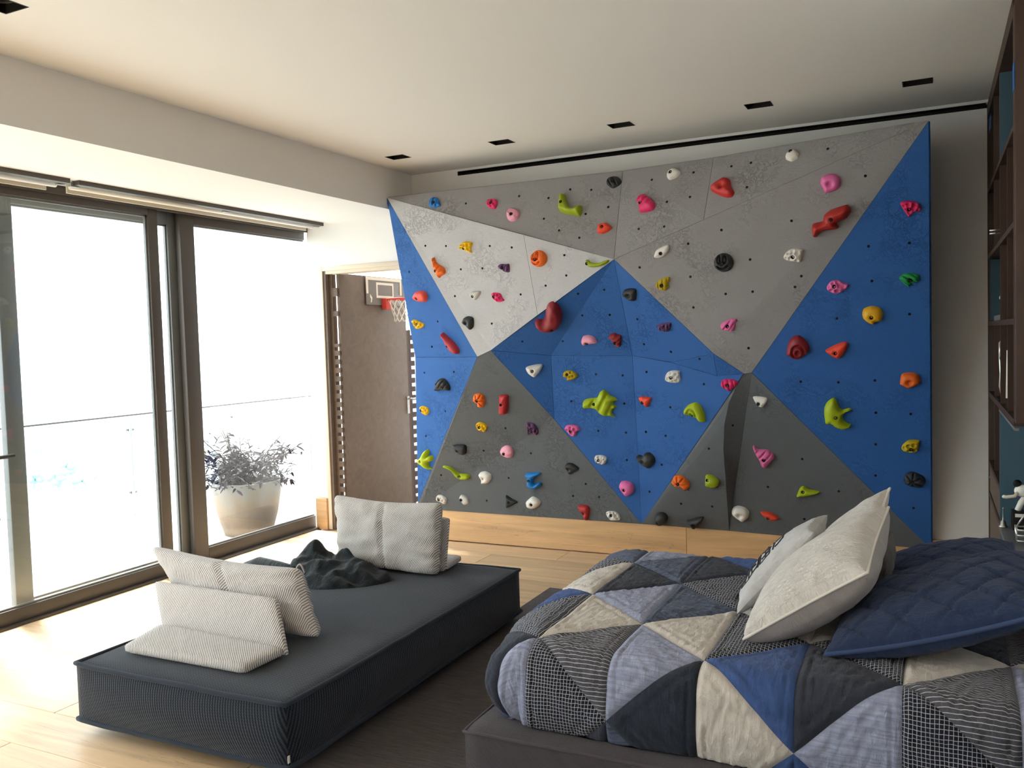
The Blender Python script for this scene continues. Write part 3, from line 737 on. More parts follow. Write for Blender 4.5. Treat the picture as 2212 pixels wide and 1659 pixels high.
def hold(reg, pts, rgb, label, style='smooth', bolt=None, hs=1.0, seed=None):
    px = [P2(reg, q) for q in pts]
    cx = sum(p[0] for p in px) / len(px); cy = sum(p[1] for p in px) / len(px)
    h = hitwall(cx, cy)
    if not h: h = hitwall(*px[0])
    p, n = h
    ex = Vector((1, 0, 0)); ex = (ex - n * ex.dot(n)).normalized(); ey = n.cross(ex)
    loc = []
    for q in px:
        d_ = ray(*q); w = CP + d_ * ((p - CP).dot(n) / d_.dot(n)); loc.append(Vector(((w - p).dot(ex), (w - p).dot(ey))))
    poly = smooth_loop(loc); area = abs(sum(poly[i].x * poly[(i + 1) % len(poly)].y - poly[i].y * poly[(i + 1) % len(poly)].x for i in range(len(poly)))) / 2
    size = math.sqrt(area); res = max(0.0035, size / (22 if style in ('smile', 'pocket', 'flower', 'fingers', 'ridges', 'ear') else 15))
    if bolt:
        q = P2(reg, bolt); d_ = ray(*q); w = CP + d_ * ((p - CP).dot(n) / d_.dot(n)); bp = Vector(((w - p).dot(ex), (w - p).dot(ey)))
    else:
        bp = sum(poly, Vector((0, 0))) / len(poly)
    rs = random.Random(seed if seed is not None else int(cx * 7 + cy)); pits = []
    if style == 'pocket':
        for k in range(40):
            a = poly[rs.randrange(len(poly))]; q = bp.lerp(a, rs.uniform(0.35, 0.8))
            if all((q - z[0]).length > size * 0.26 for z in pits) and (q - bp).length > size * 0.2: pits.append((q, size * rs.uniform(0.12, 0.17)))
    ang = rs.uniform(0, 3.14); H = size * 0.42 * hs
    def hf(q, dd, dm):
        r = min(1.0, dd / (dm * 0.95)); z = H * math.sqrt(max(0, 1 - (1 - r) ** 2.2))
        z += H * 0.10 * noise.noise(Vector((q.x * 30, q.y * 30, cx))) * r
        ed = min(1.0, dd / (dm * 0.35)); v = q - bp
        if style == 'pocket':
            for c, rd in pits:
                e = (q - c).length / rd
                if e < 1.25: z -= H * 0.6 * ed * max(0, 1 - e * e * 0.7); 
        elif style == 'flower':
            th = math.atan2(v.y, v.x); z -= H * 0.55 * ed * max(0, math.cos(th * 7 + ang)) ** 3 * min(1, v.length / (size * 0.25))
        elif style == 'ridges':
            w = math.sin((v.x * math.cos(ang) + v.y * math.sin(ang)) / size * 16); z -= H * 0.42 * ed * max(0, w) ** 1.5
        elif style == 'fingers':
            w = math.sin((v.x * 0.75 - v.y * 0.65) / size * 19); up = max(0, min(1, (v.y + size * 0.15) / (size * 0.25))); z -= H * 0.5 * ed * up * max(0, w) ** 2
        elif style == 'smile':
            for sx in (-0.17, 0.17):
                e = math.hypot((v.x - sx * size) / (size * 0.075), (v.y - size * 0.22) / (size * 0.17))
                if e < 1.0: z += H * 0.16 * (1 - e)
                if 0.7 < e < 1.7: z -= H * 0.8 * (1 - abs(e - 1.2) / 0.5)
            rad = abs(math.hypot(v.x, v.y - size * 0.02) - size * 0.33)
            if v.y < -size * 0.1 and rad < size * 0.06: z -= H * 1.0 * (1 - rad / (size * 0.06))
        elif style == 'ear':
            e = math.hypot(v.x / 0.8, v.y) / size
            z -= H * 0.5 * ed * max(0, 1 - abs(e - 0.33) / 0.11); z -= H * 0.35 * max(0, 1 - e / 0.2)
        elif style == 'jug':
            e = math.hypot(v.x, v.y * 1.3) / size; z -= H * 0.42 * max(0, 1 - e / 0.33)
        elif style == 'split':
            e = abs(v.x * math.cos(ang) + v.y * math.sin(ang)) / size; z += H * 0.12 * max(0, 1 - e / 0.12)
            z -= H * 0.2 * ed * (1 if (v.x * math.cos(ang) + v.y * math.sin(ang)) > 0 else 0)
        if v.length < 0.016: z -= 0.010 * max(0.0, 1 - (v.length / 0.016) ** 4)
        return max(z, H * 0.02 if dd > 0 else -0.002)
    m, dm = inflate(poly, res, hf)
    name = 'climbing_hold'
    me = m.mesh(name, hc(rgb), True)
    ob = bpy.data.objects.new(name, me); COL.objects.link(ob)
    mw = Matrix(((ex.x, ey.x, n.x, p.x), (ex.y, ey.y, n.y, p.y), (ex.z, ey.z, n.z, p.z), (0, 0, 0, 1))); ob.matrix_world = mw
    tag(ob, label, 'climbing hold', 'holds on the climbing wall')
    db = min(segd(bp, poly[i], poly[(i + 1) % len(poly)]) for i in range(len(poly)))
    b = bpy.data.objects.new('bolt', boltme); COL.objects.link(b); b.parent = ob
    b.location = (bp.x, bp.y, max(0.004, hf(bp, db, dm) + 0.002))
    return ob
def ell(cx, cy, rx, ry, n=14): return [(cx + rx * math.cos(2 * PI * k / n), cy + ry * math.sin(2 * PI * k / n)) for k in range(n)]
RED, DRED, CORAL, ORG, YEL, MUS = (190, 44, 40), (140, 36, 44), (232, 74, 50), (238, 112, 36), (236, 190, 20), (188, 162, 20)
PINK, LPK, HOT, WHT, GRYW, BLK, LIME, OLV, PUR, BLU, GRN = (226, 112, 170), (236, 160, 182), (224, 50, 110), (226, 222, 216), (196, 196, 192), (44, 46, 48), (166, 184, 20), (150, 168, 20), (98, 62, 104), (36, 120, 196), (30, 146, 74)
H_ = hold
H_('a', [(447,235),(465,205),(500,192),(530,208),(540,240),(550,270),(520,280),(490,290),(475,278),(450,280)], BLU, 'small ridged blue hold at the upper left corner of the wall', 'ridges')
H_('a', [(960,245),(975,215),(1010,208),(1050,215),(1060,245),(1040,295),(1000,293),(965,270)], HOT, 'small pocketed hot-pink hold on the top left grey panel', 'pocket')
H_('a', [(1140,360),(1145,320),(1175,290),(1230,305),(1258,340),(1245,380),(1215,405),(1175,408),(1150,390)], LPK, 'pale pink rounded hold on the top left grey panel, lower right of a hot-pink one', 'split')
H_('a', [(1610,310),(1612,230),(1620,180),(1640,165),(1668,175),(1675,215),(1690,260),(1715,290),(1745,298),(1780,280),(1815,272),(1815,310),(1800,365),(1760,355),(1700,350),(1650,335)], OLV, 'olive-green hook-shaped hold on the top grey panel', bolt=(1645, 256), hs=1.2)
H_('b', [(32,480),(40,450),(75,435),(110,440),(132,465),(120,490),(80,513),(55,505)], BLK, 'black knuckled hold at the top edge of the wall', 'ridges')
H_('a', [(1950,490),(1960,445),(1995,425),(2040,425),(2083,465),(2050,500),(2000,520),(1960,515)], CORAL, 'smooth orange-red hold on the top grey panel, below the black knuckled one', bolt=(2002, 465))
H_('a', [(715,640),(735,605),(775,585),(830,595),(832,620),(820,650),(828,688),(790,680),(745,660),(722,655)], YEL, 'yellow pocketed hold on the light grey triangle', 'pocket', (765, 648))
H_('a', [(478,770),(478,735),(495,732),(505,765),(530,790),(570,815),(593,850),(585,880),(550,900),(540,915),(515,890),(495,840)], ORG, 'orange thumbs-up hand hold at the left of the light grey triangle', 'fingers', (515, 850))
H_('a', [(1065,810),(1085,788),(1130,790),(1162,790),(1165,860),(1130,862),(1100,845),(1075,830)], PUR, 'small purple hold in the middle of the light grey triangle', 'ridges')
H_('a', ell(1430, 740, 73, 76), ORG, 'orange smiley face hold on the light grey triangle', 'smile', (1413, 748))
H_('a', [(1850,755),(1870,752),(1890,770),(1930,780),(1980,775),(2010,760),(2055,752),(2050,775),(2010,800),(1950,817),(1890,818),(1860,800)], OLV, 'thin olive-green banana hold at the right tip of the light grey triangle', bolt=(1866, 785))
H_('a', [(310,1080),(335,1035),(380,1028),(415,1040),(432,1080),(425,1120),(380,1130),(330,1115)], (226, 84, 70), 'smooth coral hold high on the left blue panel', bolt=(360, 1093))
H_('a', [(810,1060),(830,1035),(900,1030),(905,1055),(880,1095),(855,1112),(825,1090)], GRYW, 'small off-white hold beside a hot-pink one on the light grey triangle', bolt=(845, 1078))
H_('a', [(1005,1060),(1020,1045),(1080,1050),(1100,1085),(1118,1115),(1090,1128),(1060,1130),(1020,1100)], HOT, 'hot-pink pocketed hold low on the light grey triangle', 'pocket', (1035, 1080))
H_('a', [(742,1310),(760,1270),(800,1255),(845,1272),(843,1350),(810,1380),(780,1350),(750,1330)], BLK, 'black hold with a scoop near the lower tip of the light grey triangle', 'jug', (782, 1318))
H_('a', [(295,1300),(315,1285),(370,1310),(402,1330),(390,1355),(345,1372),(320,1345)], YEL, 'yellow triangular hold on the left blue panel under the smooth coral one', 'pocket')
H_('a', [(558,1430),(570,1402),(600,1425),(640,1460),(680,1500),(718,1560),(712,1590),(690,1595),(650,1570),(605,1510),(590,1470)], (170, 44, 56), 'long dark red tongue-shaped hold on the left blue panel', bolt=(628, 1522))
H_('a', [(1480,1265),(1490,1190),(1515,1140),(1555,1122),(1600,1150),(1630,1200),(1640,1265),(1615,1330),(1560,1370),(1500,1375),(1440,1365),(1395,1325),(1390,1295),(1420,1280),(1460,1285)], DRED, 'big dark red comma-shaped hold at the top of the centre blue panel', bolt=(1548, 1325), hs=1.15)
H_('a', [(1808,1480),(1825,1435),(1870,1425),(1920,1440),(1953,1490),(1910,1500),(1870,1505),(1830,1515)], LPK, 'pale pink hold on the centre blue panel beside a small dark red one', bolt=(1862, 1490))
H_('b', [(45,1505),(55,1480),(85,1472),(105,1480),(130,1490),(125,1555),(105,1563),(80,1545),(65,1515)], DRED, 'small dark red notched hold on the centre blue panel', 'ridges', (92, 1532))
H_('b', [(433,440),(440,405),(475,383),(510,390),(527,410),(500,440),(455,458)], WHT, 'white hold at the top edge, right of the black knuckled one', bolt=(463, 414))
H_('b', [(235,600),(250,570),(285,553),(315,575),(340,595),(355,625),(345,655),(300,670),(255,672),(250,630)], HOT, 'hot-pink shell-shaped hold on the top middle grey panel', 'fingers', (268, 618))
H_('b', [(727,530),(735,500),(790,460),(820,445),(850,455),(860,500),(880,540),(865,570),(820,573),(760,550)], RED, 'large red rounded triangular hold with a finger hole at the top', 'jug', (806, 515))
H_('b', [(1222,320),(1225,290),(1250,262),(1285,260),(1310,285),(1300,315),(1260,335)], WHT, 'white hold highest on the wall near the top right edge', bolt=(1258, 274))
H_('b', [(1450,480),(1460,440),(1500,418),(1550,418),(1585,450),(1580,500),(1545,530),(1485,543),(1470,520)], PINK, 'pink hold with an arched lip at the upper right', 'jug', (1513, 483))
H_('b', [(1395,770),(1405,745),(1450,735),(1470,725),(1475,690),(1520,655),(1590,630),(1630,620),(1650,640),(1655,665),(1625,710),(1590,725),(1560,745),(1575,770),(1550,785),(1500,790),(1460,800),(1420,838),(1400,825)], (176, 40, 36), 'long red animal-shaped hold on the right grey panel', bolt=(1530, 712), hs=1.3)
H_('b', [(1980,610),(2000,595),(2060,595),(2100,610),(2118,640),(2110,665),(2070,670),(2040,703),(2020,680),(1990,635)], HOT, 'hot-pink pocketed hold at the top of the right blue panel', 'pocket', (2038, 650))
H_('b', [(347,965),(360,925),(400,900),(440,888),(450,905),(435,945),(400,970),(360,975)], WHT, 'white oval tilted hold at the left of the right grey panel', 'split', (398, 942))
H_('b', [(357,1155),(375,1125),(415,1105),(450,1100),(452,1125),(440,1150),(450,1165),(420,1190),(375,1180)], MUS, 'mustard ridged hold on the right grey panel under the white oval one', 'ridges', (404, 1155))
H_('b', ell(810, 1005, 66, 63), BLK, 'black smiley face hold on the right grey panel', 'smile', (806, 1008))
H_('b', [(1205,970),(1225,935),(1265,912),(1310,912),(1335,920),(1330,945),(1318,1000),(1270,998),(1225,990)], WHT, 'white pocketed hold on the right grey panel below the long red one', 'pocket', (1272, 966))
H_('b', [(1972,1110),(2000,1080),(2040,1073),(2090,1080),(2112,1105),(2095,1135),(2060,1140),(2035,1165),(2000,1140)], GRN, 'bright green hold on the right blue panel', 'ridges', (2045, 1120))
H_('b', [(1493,1165),(1520,1130),(1565,1120),(1610,1140),(1640,1150),(1620,1180),(1590,1200),(1550,1212),(1500,1190)], PINK, 'pink pocketed hold at the left edge of the right blue panel', 'pocket', (1545, 1158))
H_('b', [(1728,1345),(1740,1310),(1790,1292),(1845,1305),(1868,1345),(1855,1390),(1820,1400),(1800,1417),(1760,1400),(1735,1375)], (226, 168, 24), 'round amber-yellow hold in the middle of the right blue panel', bolt=(1791, 1362))
H_('b', [(140,1215),(150,1185),(190,1175),(230,1180),(233,1220),(225,1255),(195,1255),(160,1235)], BLK, 'black scooped hold at the top of the centre blue panel', 'jug', (188, 1216))
H_('b', [(365,1425),(400,1408),(455,1402),(462,1425),(445,1460),(400,1455)], PUR, 'small purple hold at the right of the centre blue panel', 'ridges')
H_('b', [(787,1420),(815,1395),(855,1380),(893,1378),(890,1410),(875,1455),(845,1460),(800,1450)], PINK, 'pink ridged hold low on the right grey panel', 'ridges', (840, 1425))
H_('b', [(1226,1590),(1240,1530),(1270,1495),(1310,1488),(1350,1515),(1378,1560),(1370,1600),(1310,1645),(1265,1640),(1245,1625),(1228,1620)], DRED, 'dark red ear-shaped hold on the right blue panel', 'ear', (1306, 1595))
H_('b', [(1483,1590),(1500,1575),(1560,1545),(1610,1530),(1632,1540),(1625,1580),(1590,1630),(1560,1642),(1510,1615)], CORAL, 'orange-red wedge hold on the right blue panel beside the ear-shaped one', bolt=(1553, 1600))
H_('c', [(317,410),(330,375),(330,345),(345,325),(365,305),(400,308),(430,340),(448,380),(440,410),(380,405),(345,413)], BLK, 'black fist-shaped hold on the left blue panel', 'fingers', (405, 378))
H_('c', [(640,470),(655,440),(690,430),(725,445),(742,480),(740,530),(715,552),(680,545),(675,520),(645,500)], ORG, 'orange flower-shaped hold at the top of the lower left grey panel', 'flower', (682, 487))
H_('c', [(862,480),(868,450),(900,443),(940,450),(942,520),(930,600),(900,610),(862,595)], (178, 42, 48), 'red block-shaped hold on the lower left grey panel', 'split', (888, 517))
H_('c', [(187,560),(205,540),(250,552),(268,580),(250,620),(215,605)], YEL, 'small yellow hold on the left blue panel under the black fist', 'pocket', (212, 575))
H_('c', [(664,700),(690,678),(730,685),(762,710),(745,758),(720,755),(680,740)], YEL, 'yellow pocketed hold on the lower left grey panel', 'pocket', (700, 716))
H_('c', [(1098,690),(1110,678),(1160,690),(1185,720),(1200,760),(1185,785),(1140,770),(1105,783)], PUR, 'purple pocketed hold on the lower left grey panel', 'pocket', (1125, 737))
H_('c', [(467,880),(500,868),(560,868),(585,885),(583,940),(560,957),(520,945),(485,915)], BLK, 'black pointed hold at the left of the lower left grey panel', bolt=(512, 915))
H_('c', [(872,930),(890,890),(930,870),(965,885),(985,930),(975,975),(940,985),(895,965)], LPK, 'round pale pink hold in the middle of the lower left grey panel', 'split', (916, 945))
H_('c', [(170,1010),(205,975),(230,930),(262,905),(268,940),(255,975),(280,960),(300,970),(300,1005),(270,1015),(262,1030),(275,1060),(292,1085),(250,1075),(215,1050)], LIME, 'lime-green swallow-shaped hold low on the left blue panel', bolt=(217, 1008))
H_('c', [(383,1055),(400,1048),(450,1060),(490,1090),(530,1115),(590,1120),(618,1140),(600,1160),(550,1163),(500,1140),(460,1090),(420,1068)], LIME, 'long lime-green tadpole-shaped hold low at the left', bolt=(533, 1132), hs=1.1)
H_('c', [(690,1130),(705,1105),(750,1098),(795,1125),(795,1165),(765,1200),(715,1205),(712,1175)], WHT, 'white hold with an arched lip beside the lime tadpole', 'jug', (735, 1160))
H_('c', [(1090,1120),(1120,1110),(1210,1105),(1217,1120),(1165,1155),(1155,1185),(1170,1205),(1195,1190),(1220,1188),(1230,1205),(1210,1230),(1165,1250),(1120,1235),(1105,1200),(1110,1150),(1092,1145)], (28, 126, 200), 'bright blue anchor hook hold on the lower left grey panel', bolt=(1130, 1172), hs=1.1)
H_('c', [(1425,1055),(1445,1028),(1490,1030),(1545,1070),(1520,1095),(1470,1122),(1450,1110)], BLK, 'black angular hold at the right edge of the lower left grey panel', 'jug', (1458, 1082))
H_('c', [(325,1330),(340,1300),(375,1302),(415,1330),(405,1378),(370,1365),(335,1350)], WHT, 'small white pocketed hold at the bottom left, just above the sofa cushion', 'pocket', (358, 1336))
H_('c', [(524,1325),(540,1298),(570,1305),(600,1335),(603,1370),(570,1385),(540,1355)], GRYW, 'small pale grey hold at the bottom left, second from the sofa cushion', 'split', (545, 1340))
H_('c', [(922,1300),(975,1332),(1022,1360),(975,1388),(925,1410),(923,1355)], BLK, 'black triangular plate hold at the bottom of the lower left grey panel', bolt=(958, 1362))
H_('c', [(1093,1365),(1105,1345),(1150,1312),(1200,1335),(1218,1365),(1195,1400),(1150,1420),(1105,1405)], WHT, 'white rounded hold beside the black triangular plate', bolt=(1150, 1375))
H_('c', [(1533,1395),(1560,1385),(1620,1390),(1640,1430),(1620,1510),(1600,1513),(1570,1465),(1545,1425)], (176, 44, 48), 'red drop-shaped hold at the bottom edge, left of the blue point', 'jug', (1588, 1458))
H_('c', [(1775,1450),(1800,1437),(1850,1440),(1880,1460),(1903,1505),(1880,1515),(1820,1515),(1790,1485)], WHT, 'white pocketed hold at the bottom edge beside the red drop', 'pocket', (1826, 1468))
H_('c', [(1088,220),(1110,200),(1180,185),(1228,185),(1230,210),(1200,260),(1160,297),(1110,265)], WHT, 'white triangular hold at the left of the centre blue panel', bolt=(1146, 242))
H_('c', [(1408,275),(1420,245),(1470,235),(1515,255),(1535,285),(1505,310),(1480,320),(1445,325),(1440,300),(1415,295)], MUS, 'mustard pocketed hold on the centre blue panel above the lime octopus', 'pocket', (1452, 270))
H_('c', [(1575,525),(1590,490),(1640,472),(1700,468),(1720,425),(1755,402),(1785,418),(1810,450),(1850,465),(1873,490),(1840,505),(1840,525),(1870,545),(1840,565),(1825,595),(1850,640),(1810,625),(1760,628),(1720,605),(1690,570),(1640,560),(1590,565)], LIME, 'big lime-green octopus-shaped hold in the centre blue panel', 'ridges', (1688, 518), 0.8)
H_('c', [(2055,470),(2080,458),(2160,470),(2155,500),(2130,550),(2095,530),(2065,500)], CORAL, 'small orange-red hold right of the lime octopus', 'split', (2095, 512))
H_('c', [(1423,735),(1440,705),(1490,698),(1535,710),(1557,745),(1525,760),(1515,800),(1480,795),(1445,760)], PINK, 'pink pocketed hold at the left edge of the centre blue panel', 'pocket', (1480, 750))
H_('c', [(1675,990),(1690,962),(1740,960),(1780,980),(1770,1030),(1740,1040),(1690,1020)], WHT, 'small white pocketed hold on the centre blue panel left of the black heart', 'pocket', (1717, 1000))
H_('c', [(2035,970),(2060,955),(2090,965),(2110,940),(2150,938),(2185,970),(2195,1010),(2170,1050),(2140,1075),(2080,1040),(2045,1000)], BLK, 'black heart-shaped hold low on the centre blue panel', bolt=(2102, 1012))
H_('c', [(1887,1220),(1905,1185),(1950,1178),(2000,1200),(2017,1245),(2000,1285),(1950,1313),(1920,1285),(1895,1250)], PINK, 'round pink hold near the lower point of the centre blue panel', bolt=(1940, 1252))
H_('d', [(262,250),(275,215),(315,200),(365,205),(362,230),(370,265),(355,290),(300,290),(265,275)], WHT, 'white pocketed hold at the right of the centre blue panel', 'pocket', (313, 252))
H_('d', [(665,285),(685,265),(745,265),(785,280),(775,315),(750,330),(725,352),(690,335),(668,315)], HOT, 'hot-pink ridged hold at the right corner of the centre blue panel', 'ridges', (720, 308))
H_('d', [(398,490),(420,455),(455,437),(490,433),(525,470),(545,520),(550,570),(515,575),(490,550),(465,540),(425,525),(400,520)], LIME, 'lime-green shell-like hold at the lower right of the centre blue panel', 'ear', (462, 522))
H_('d', [(893,395),(920,388),(990,398),(995,425),(965,467),(925,450)], WHT, 'small white triangular hold at the top of the lower right grey panel', 'split', (938, 436))
H_('d', [(1410,530),(1410,470),(1435,425),(1480,397),(1500,420),(1515,460),(1540,485),(1590,472),(1610,485),(1565,505),(1545,530),(1550,560),(1580,585),(1605,590),(1590,618),(1540,628),(1490,610),(1455,585),(1420,590),(1415,560)], LIME, 'big lime-green starfish-like hold on the right blue panel', bolt=(1497, 528), hs=0.9)
H_('d', [(1957,295),(1970,230),(2020,215),(2080,225),(2107,265),(2095,300),(2020,330),(1965,305)], (226, 104, 34), 'orange hold with a curved lip at the right edge of the right blue panel', 'jug', (2026, 283))
H_('d', [(1968,765),(1980,735),(2020,705),(2070,702),(2100,710),(2095,745),(2085,785),(2040,795),(1985,785)], MUS, 'mustard pocketed hold at the right edge of the right blue panel', 'pocket', (2040, 764))
H_('d', [(1985,985),(2000,950),(2040,933),(2085,945),(2130,970),(2142,1005),(2115,1045),(2070,1045),(2020,1035),(1990,1015)], (40, 46, 54), 'black flower-shaped hold low on the right blue panel', 'flower', (2046, 995))
H_('d', [(893,755),(905,745),(930,770),(960,770),(1000,775),(1040,800),(1048,835),(1015,875),(990,905),(960,895),(940,850),(915,810)], PINK, 'pink thumbs-up hand hold on the lower right grey panel', 'fingers', (978, 838))
H_('d', [(308,1000),(325,965),(370,960),(405,980),(435,1020),(430,1050),(400,1072),(380,1050),(330,1040),(312,1020)], ORG, 'orange flower-shaped hold low at the left of the lower right grey panel', 'flower', (362, 1015))
H_('d', [(547,1010),(550,965),(570,953),(620,970),(650,1000),(640,1040),(595,1050),(550,1035)], OLV, 'round olive-green hold beside the lower orange flower', bolt=(570, 988))
H_('d', [(1208,1110),(1235,1050),(1260,1037),(1300,1060),(1350,1070),(1382,1080),(1340,1100),(1270,1113),(1215,1117)], LIME, 'lime-green wedge hold above the pale pillows', bolt=(1258, 1073))
H_('d', ell(230, 1273, 49, 47), BLK, 'black ball-shaped hold at the bottom edge right of the blue point', bolt=(213, 1288), hs=1.4)
H_('d', [(412,1285),(440,1278),(500,1262),(538,1262),(520,1300),(480,1340),(455,1335),(430,1300)], (36, 36, 38), 'black horn-shaped hold at the bottom edge', bolt=(470, 1305), hs=1.3)
H_('d', [(740,1220),(755,1190),(790,1180),(840,1195),(866,1225),(855,1270),(820,1297),(780,1275),(745,1245)], WHT, 'round white hold at the bottom of the lower right grey panel', 'jug', (800, 1247))
H_('d', [(948,1230),(960,1222),(1010,1225),(1055,1245),(1080,1268),(1065,1285),(1015,1287),(985,1270)], CORAL, 'flat orange-red hold at the bottom right beside the round white one', bolt=(1006, 1266))

# ------------------------------------------------------------------ rug
rg = MB(); rg.box(-2.24, 0.25, 0.2, 5.05, 0.0, 0.012); rg.uv = [(p[0], p[1]) for p in rg.v]
tag(rg.build('rug', M['rug'], origin=(-1, 3, 0), bevel=0.004), 'dark taupe rug between the sofa and the bed', 'rug')

# ------------------------------------------------------------------ soft shapes
def rounded_block(x0, x1, y0, y1, z0, z1, n=26, r=0.03, bulge=0.02, dome=0.015, seed=0):
    m = MB(); m.uv = []
    bm = bmesh.new(); bmesh.ops.create_cube(bm, size=2.0); bmesh.ops.subdivide_edges(bm, edges=bm.edges[:], cuts=n, use_grid_fill=True)
    cx, cy, cz = (x0 + x1) / 2, (y0 + y1) / 2, (z0 + z1) / 2; hx, hy, hz = (x1 - x0) / 2, (y1 - y0) / 2, (z1 - z0) / 2
    for v in bm.verts:
        p = v.co; a, b, c = p.x, p.y, p.z
        q = Vector((a * hx, b * hy, c * hz)); k = Vector((max(-hx + r, min(hx - r, q.x)), max(-hy + r, min(hy - r, q.y)), max(-hz + r, min(hz - r, q.z))))
        dlt = q - k
        if dlt.length > 1e-6: q = k + dlt.normalized() * r
        sx = max(0, 1 - b * b) ** 0.5 * max(0, 1 - c * c); sy = max(0, 1 - a * a) ** 0.5 * max(0, 1 - c * c)
        if abs(a) > 0.999: q.x += math.copysign(bulge * sx, a)
        if abs(b) > 0.999: q.y += math.copysign(bulge * sy, b)
        if c > 0.999: q.z += dome * (max(0, 1 - a ** 4) * max(0, 1 - b ** 4)) ** 0.6
        w = noise.noise(Vector((q.x * 5 + seed, q.y * 5, q.z * 5))) * 0.004
        q += Vector((0, 0, w)); v.co = q + Vector((cx, cy, cz))
    bm.verts.ensure_lookup_table()
    for v in bm.verts: m.v.append(tuple(v.co)); m.uv.append((0, 0))
    m.f = [tuple(v.index for v in f.verts) for f in bm.faces]; bm.free()
    # box-projected UVs are written per vertex from the dominant direction
    for i, p in enumerate(m.v): m.uv[i] = (p[0] + p[2] * 0.83, p[1] + p[2] * 0.57)
    return m
def edge_loop(x0, x1, y0, y1, z, n=40, wob=0.004, seed=0, r=0.03, pinch=0.012, lift=0.0):
    pts = []
    cs = [(x0, y0), (x1, y0), (x1, y1), (x0, y1)]
    for i in range(4):
        a, b = cs[i], cs[(i + 1) % 4]
        for j in range(n):
            t = j / n; x = a[0] + (b[0] - a[0]) * t; y = a[1] + (b[1] - a[1]) * t; s = (1 - (2 * t - 1) ** 4)
            nx, ny = (0, 1) if i == 0 else (-1, 0) if i == 1 else (0, -1) if i == 2 else (1, 0)
            pts.append((x + nx * pinch * s, y + ny * pinch * s, z + lift * (2 * t - 1) ** 6 + wob * noise.noise(Vector((x * 6 + seed, y * 6, 3)))))
    return pts
# daybed sofa
SX0, SX1, SY0, SY1, SZ0, SZ1 = -3.27, -2.135, 2.41, 4.40, 0.055, 0.305
sf = thing('daybed_sofa', 'low dark slate upholstered daybed without back beside the windows', 'sofa', ((SX0 + SX1) / 2, (SY0 + SY1) / 2, 0))
rounded_block(SX0, SX1, SY0, SY1, SZ0, SZ1, 30, 0.012, 0.026, 0.016).build('seat_block', M['sofa'], sf, True)
MB().tube(edge_loop(SX0 + 0.001, SX1 - 0.001, SY0 + 0.001, SY1 - 0.001, SZ1 - 0.008, 40, 0.003, 1, lift=0.004, pinch=-0.003), 0.0105, 8, True).build('piping', M['sofa_p'], sf, True)
MB().tube(edge_loop(SX0 + 0.001, SX1 - 0.001, SY0 + 0.001, SY1 - 0.001, SZ0 + 0.006, 40, 0.003, 5, pinch=-0.003), 0.012, 8, True).build('piping', M['sofa_p'], sf, True)
for x in (SX0 + 0.22, SX1 - 0.22):
    for y in (SY0 + 0.25, SY1 - 0.25): MB().cyl((x, y, 0.0), (x, y, SZ0 + 0.01), 0.03, 14).build('foot', M['black'], sf)
B(SX1 + 0.001, SX1 + 0.004, SY0 - 0.004, SY0 + 0.006, 0.085, 0.112).build('care_tag', M['white'], sf)

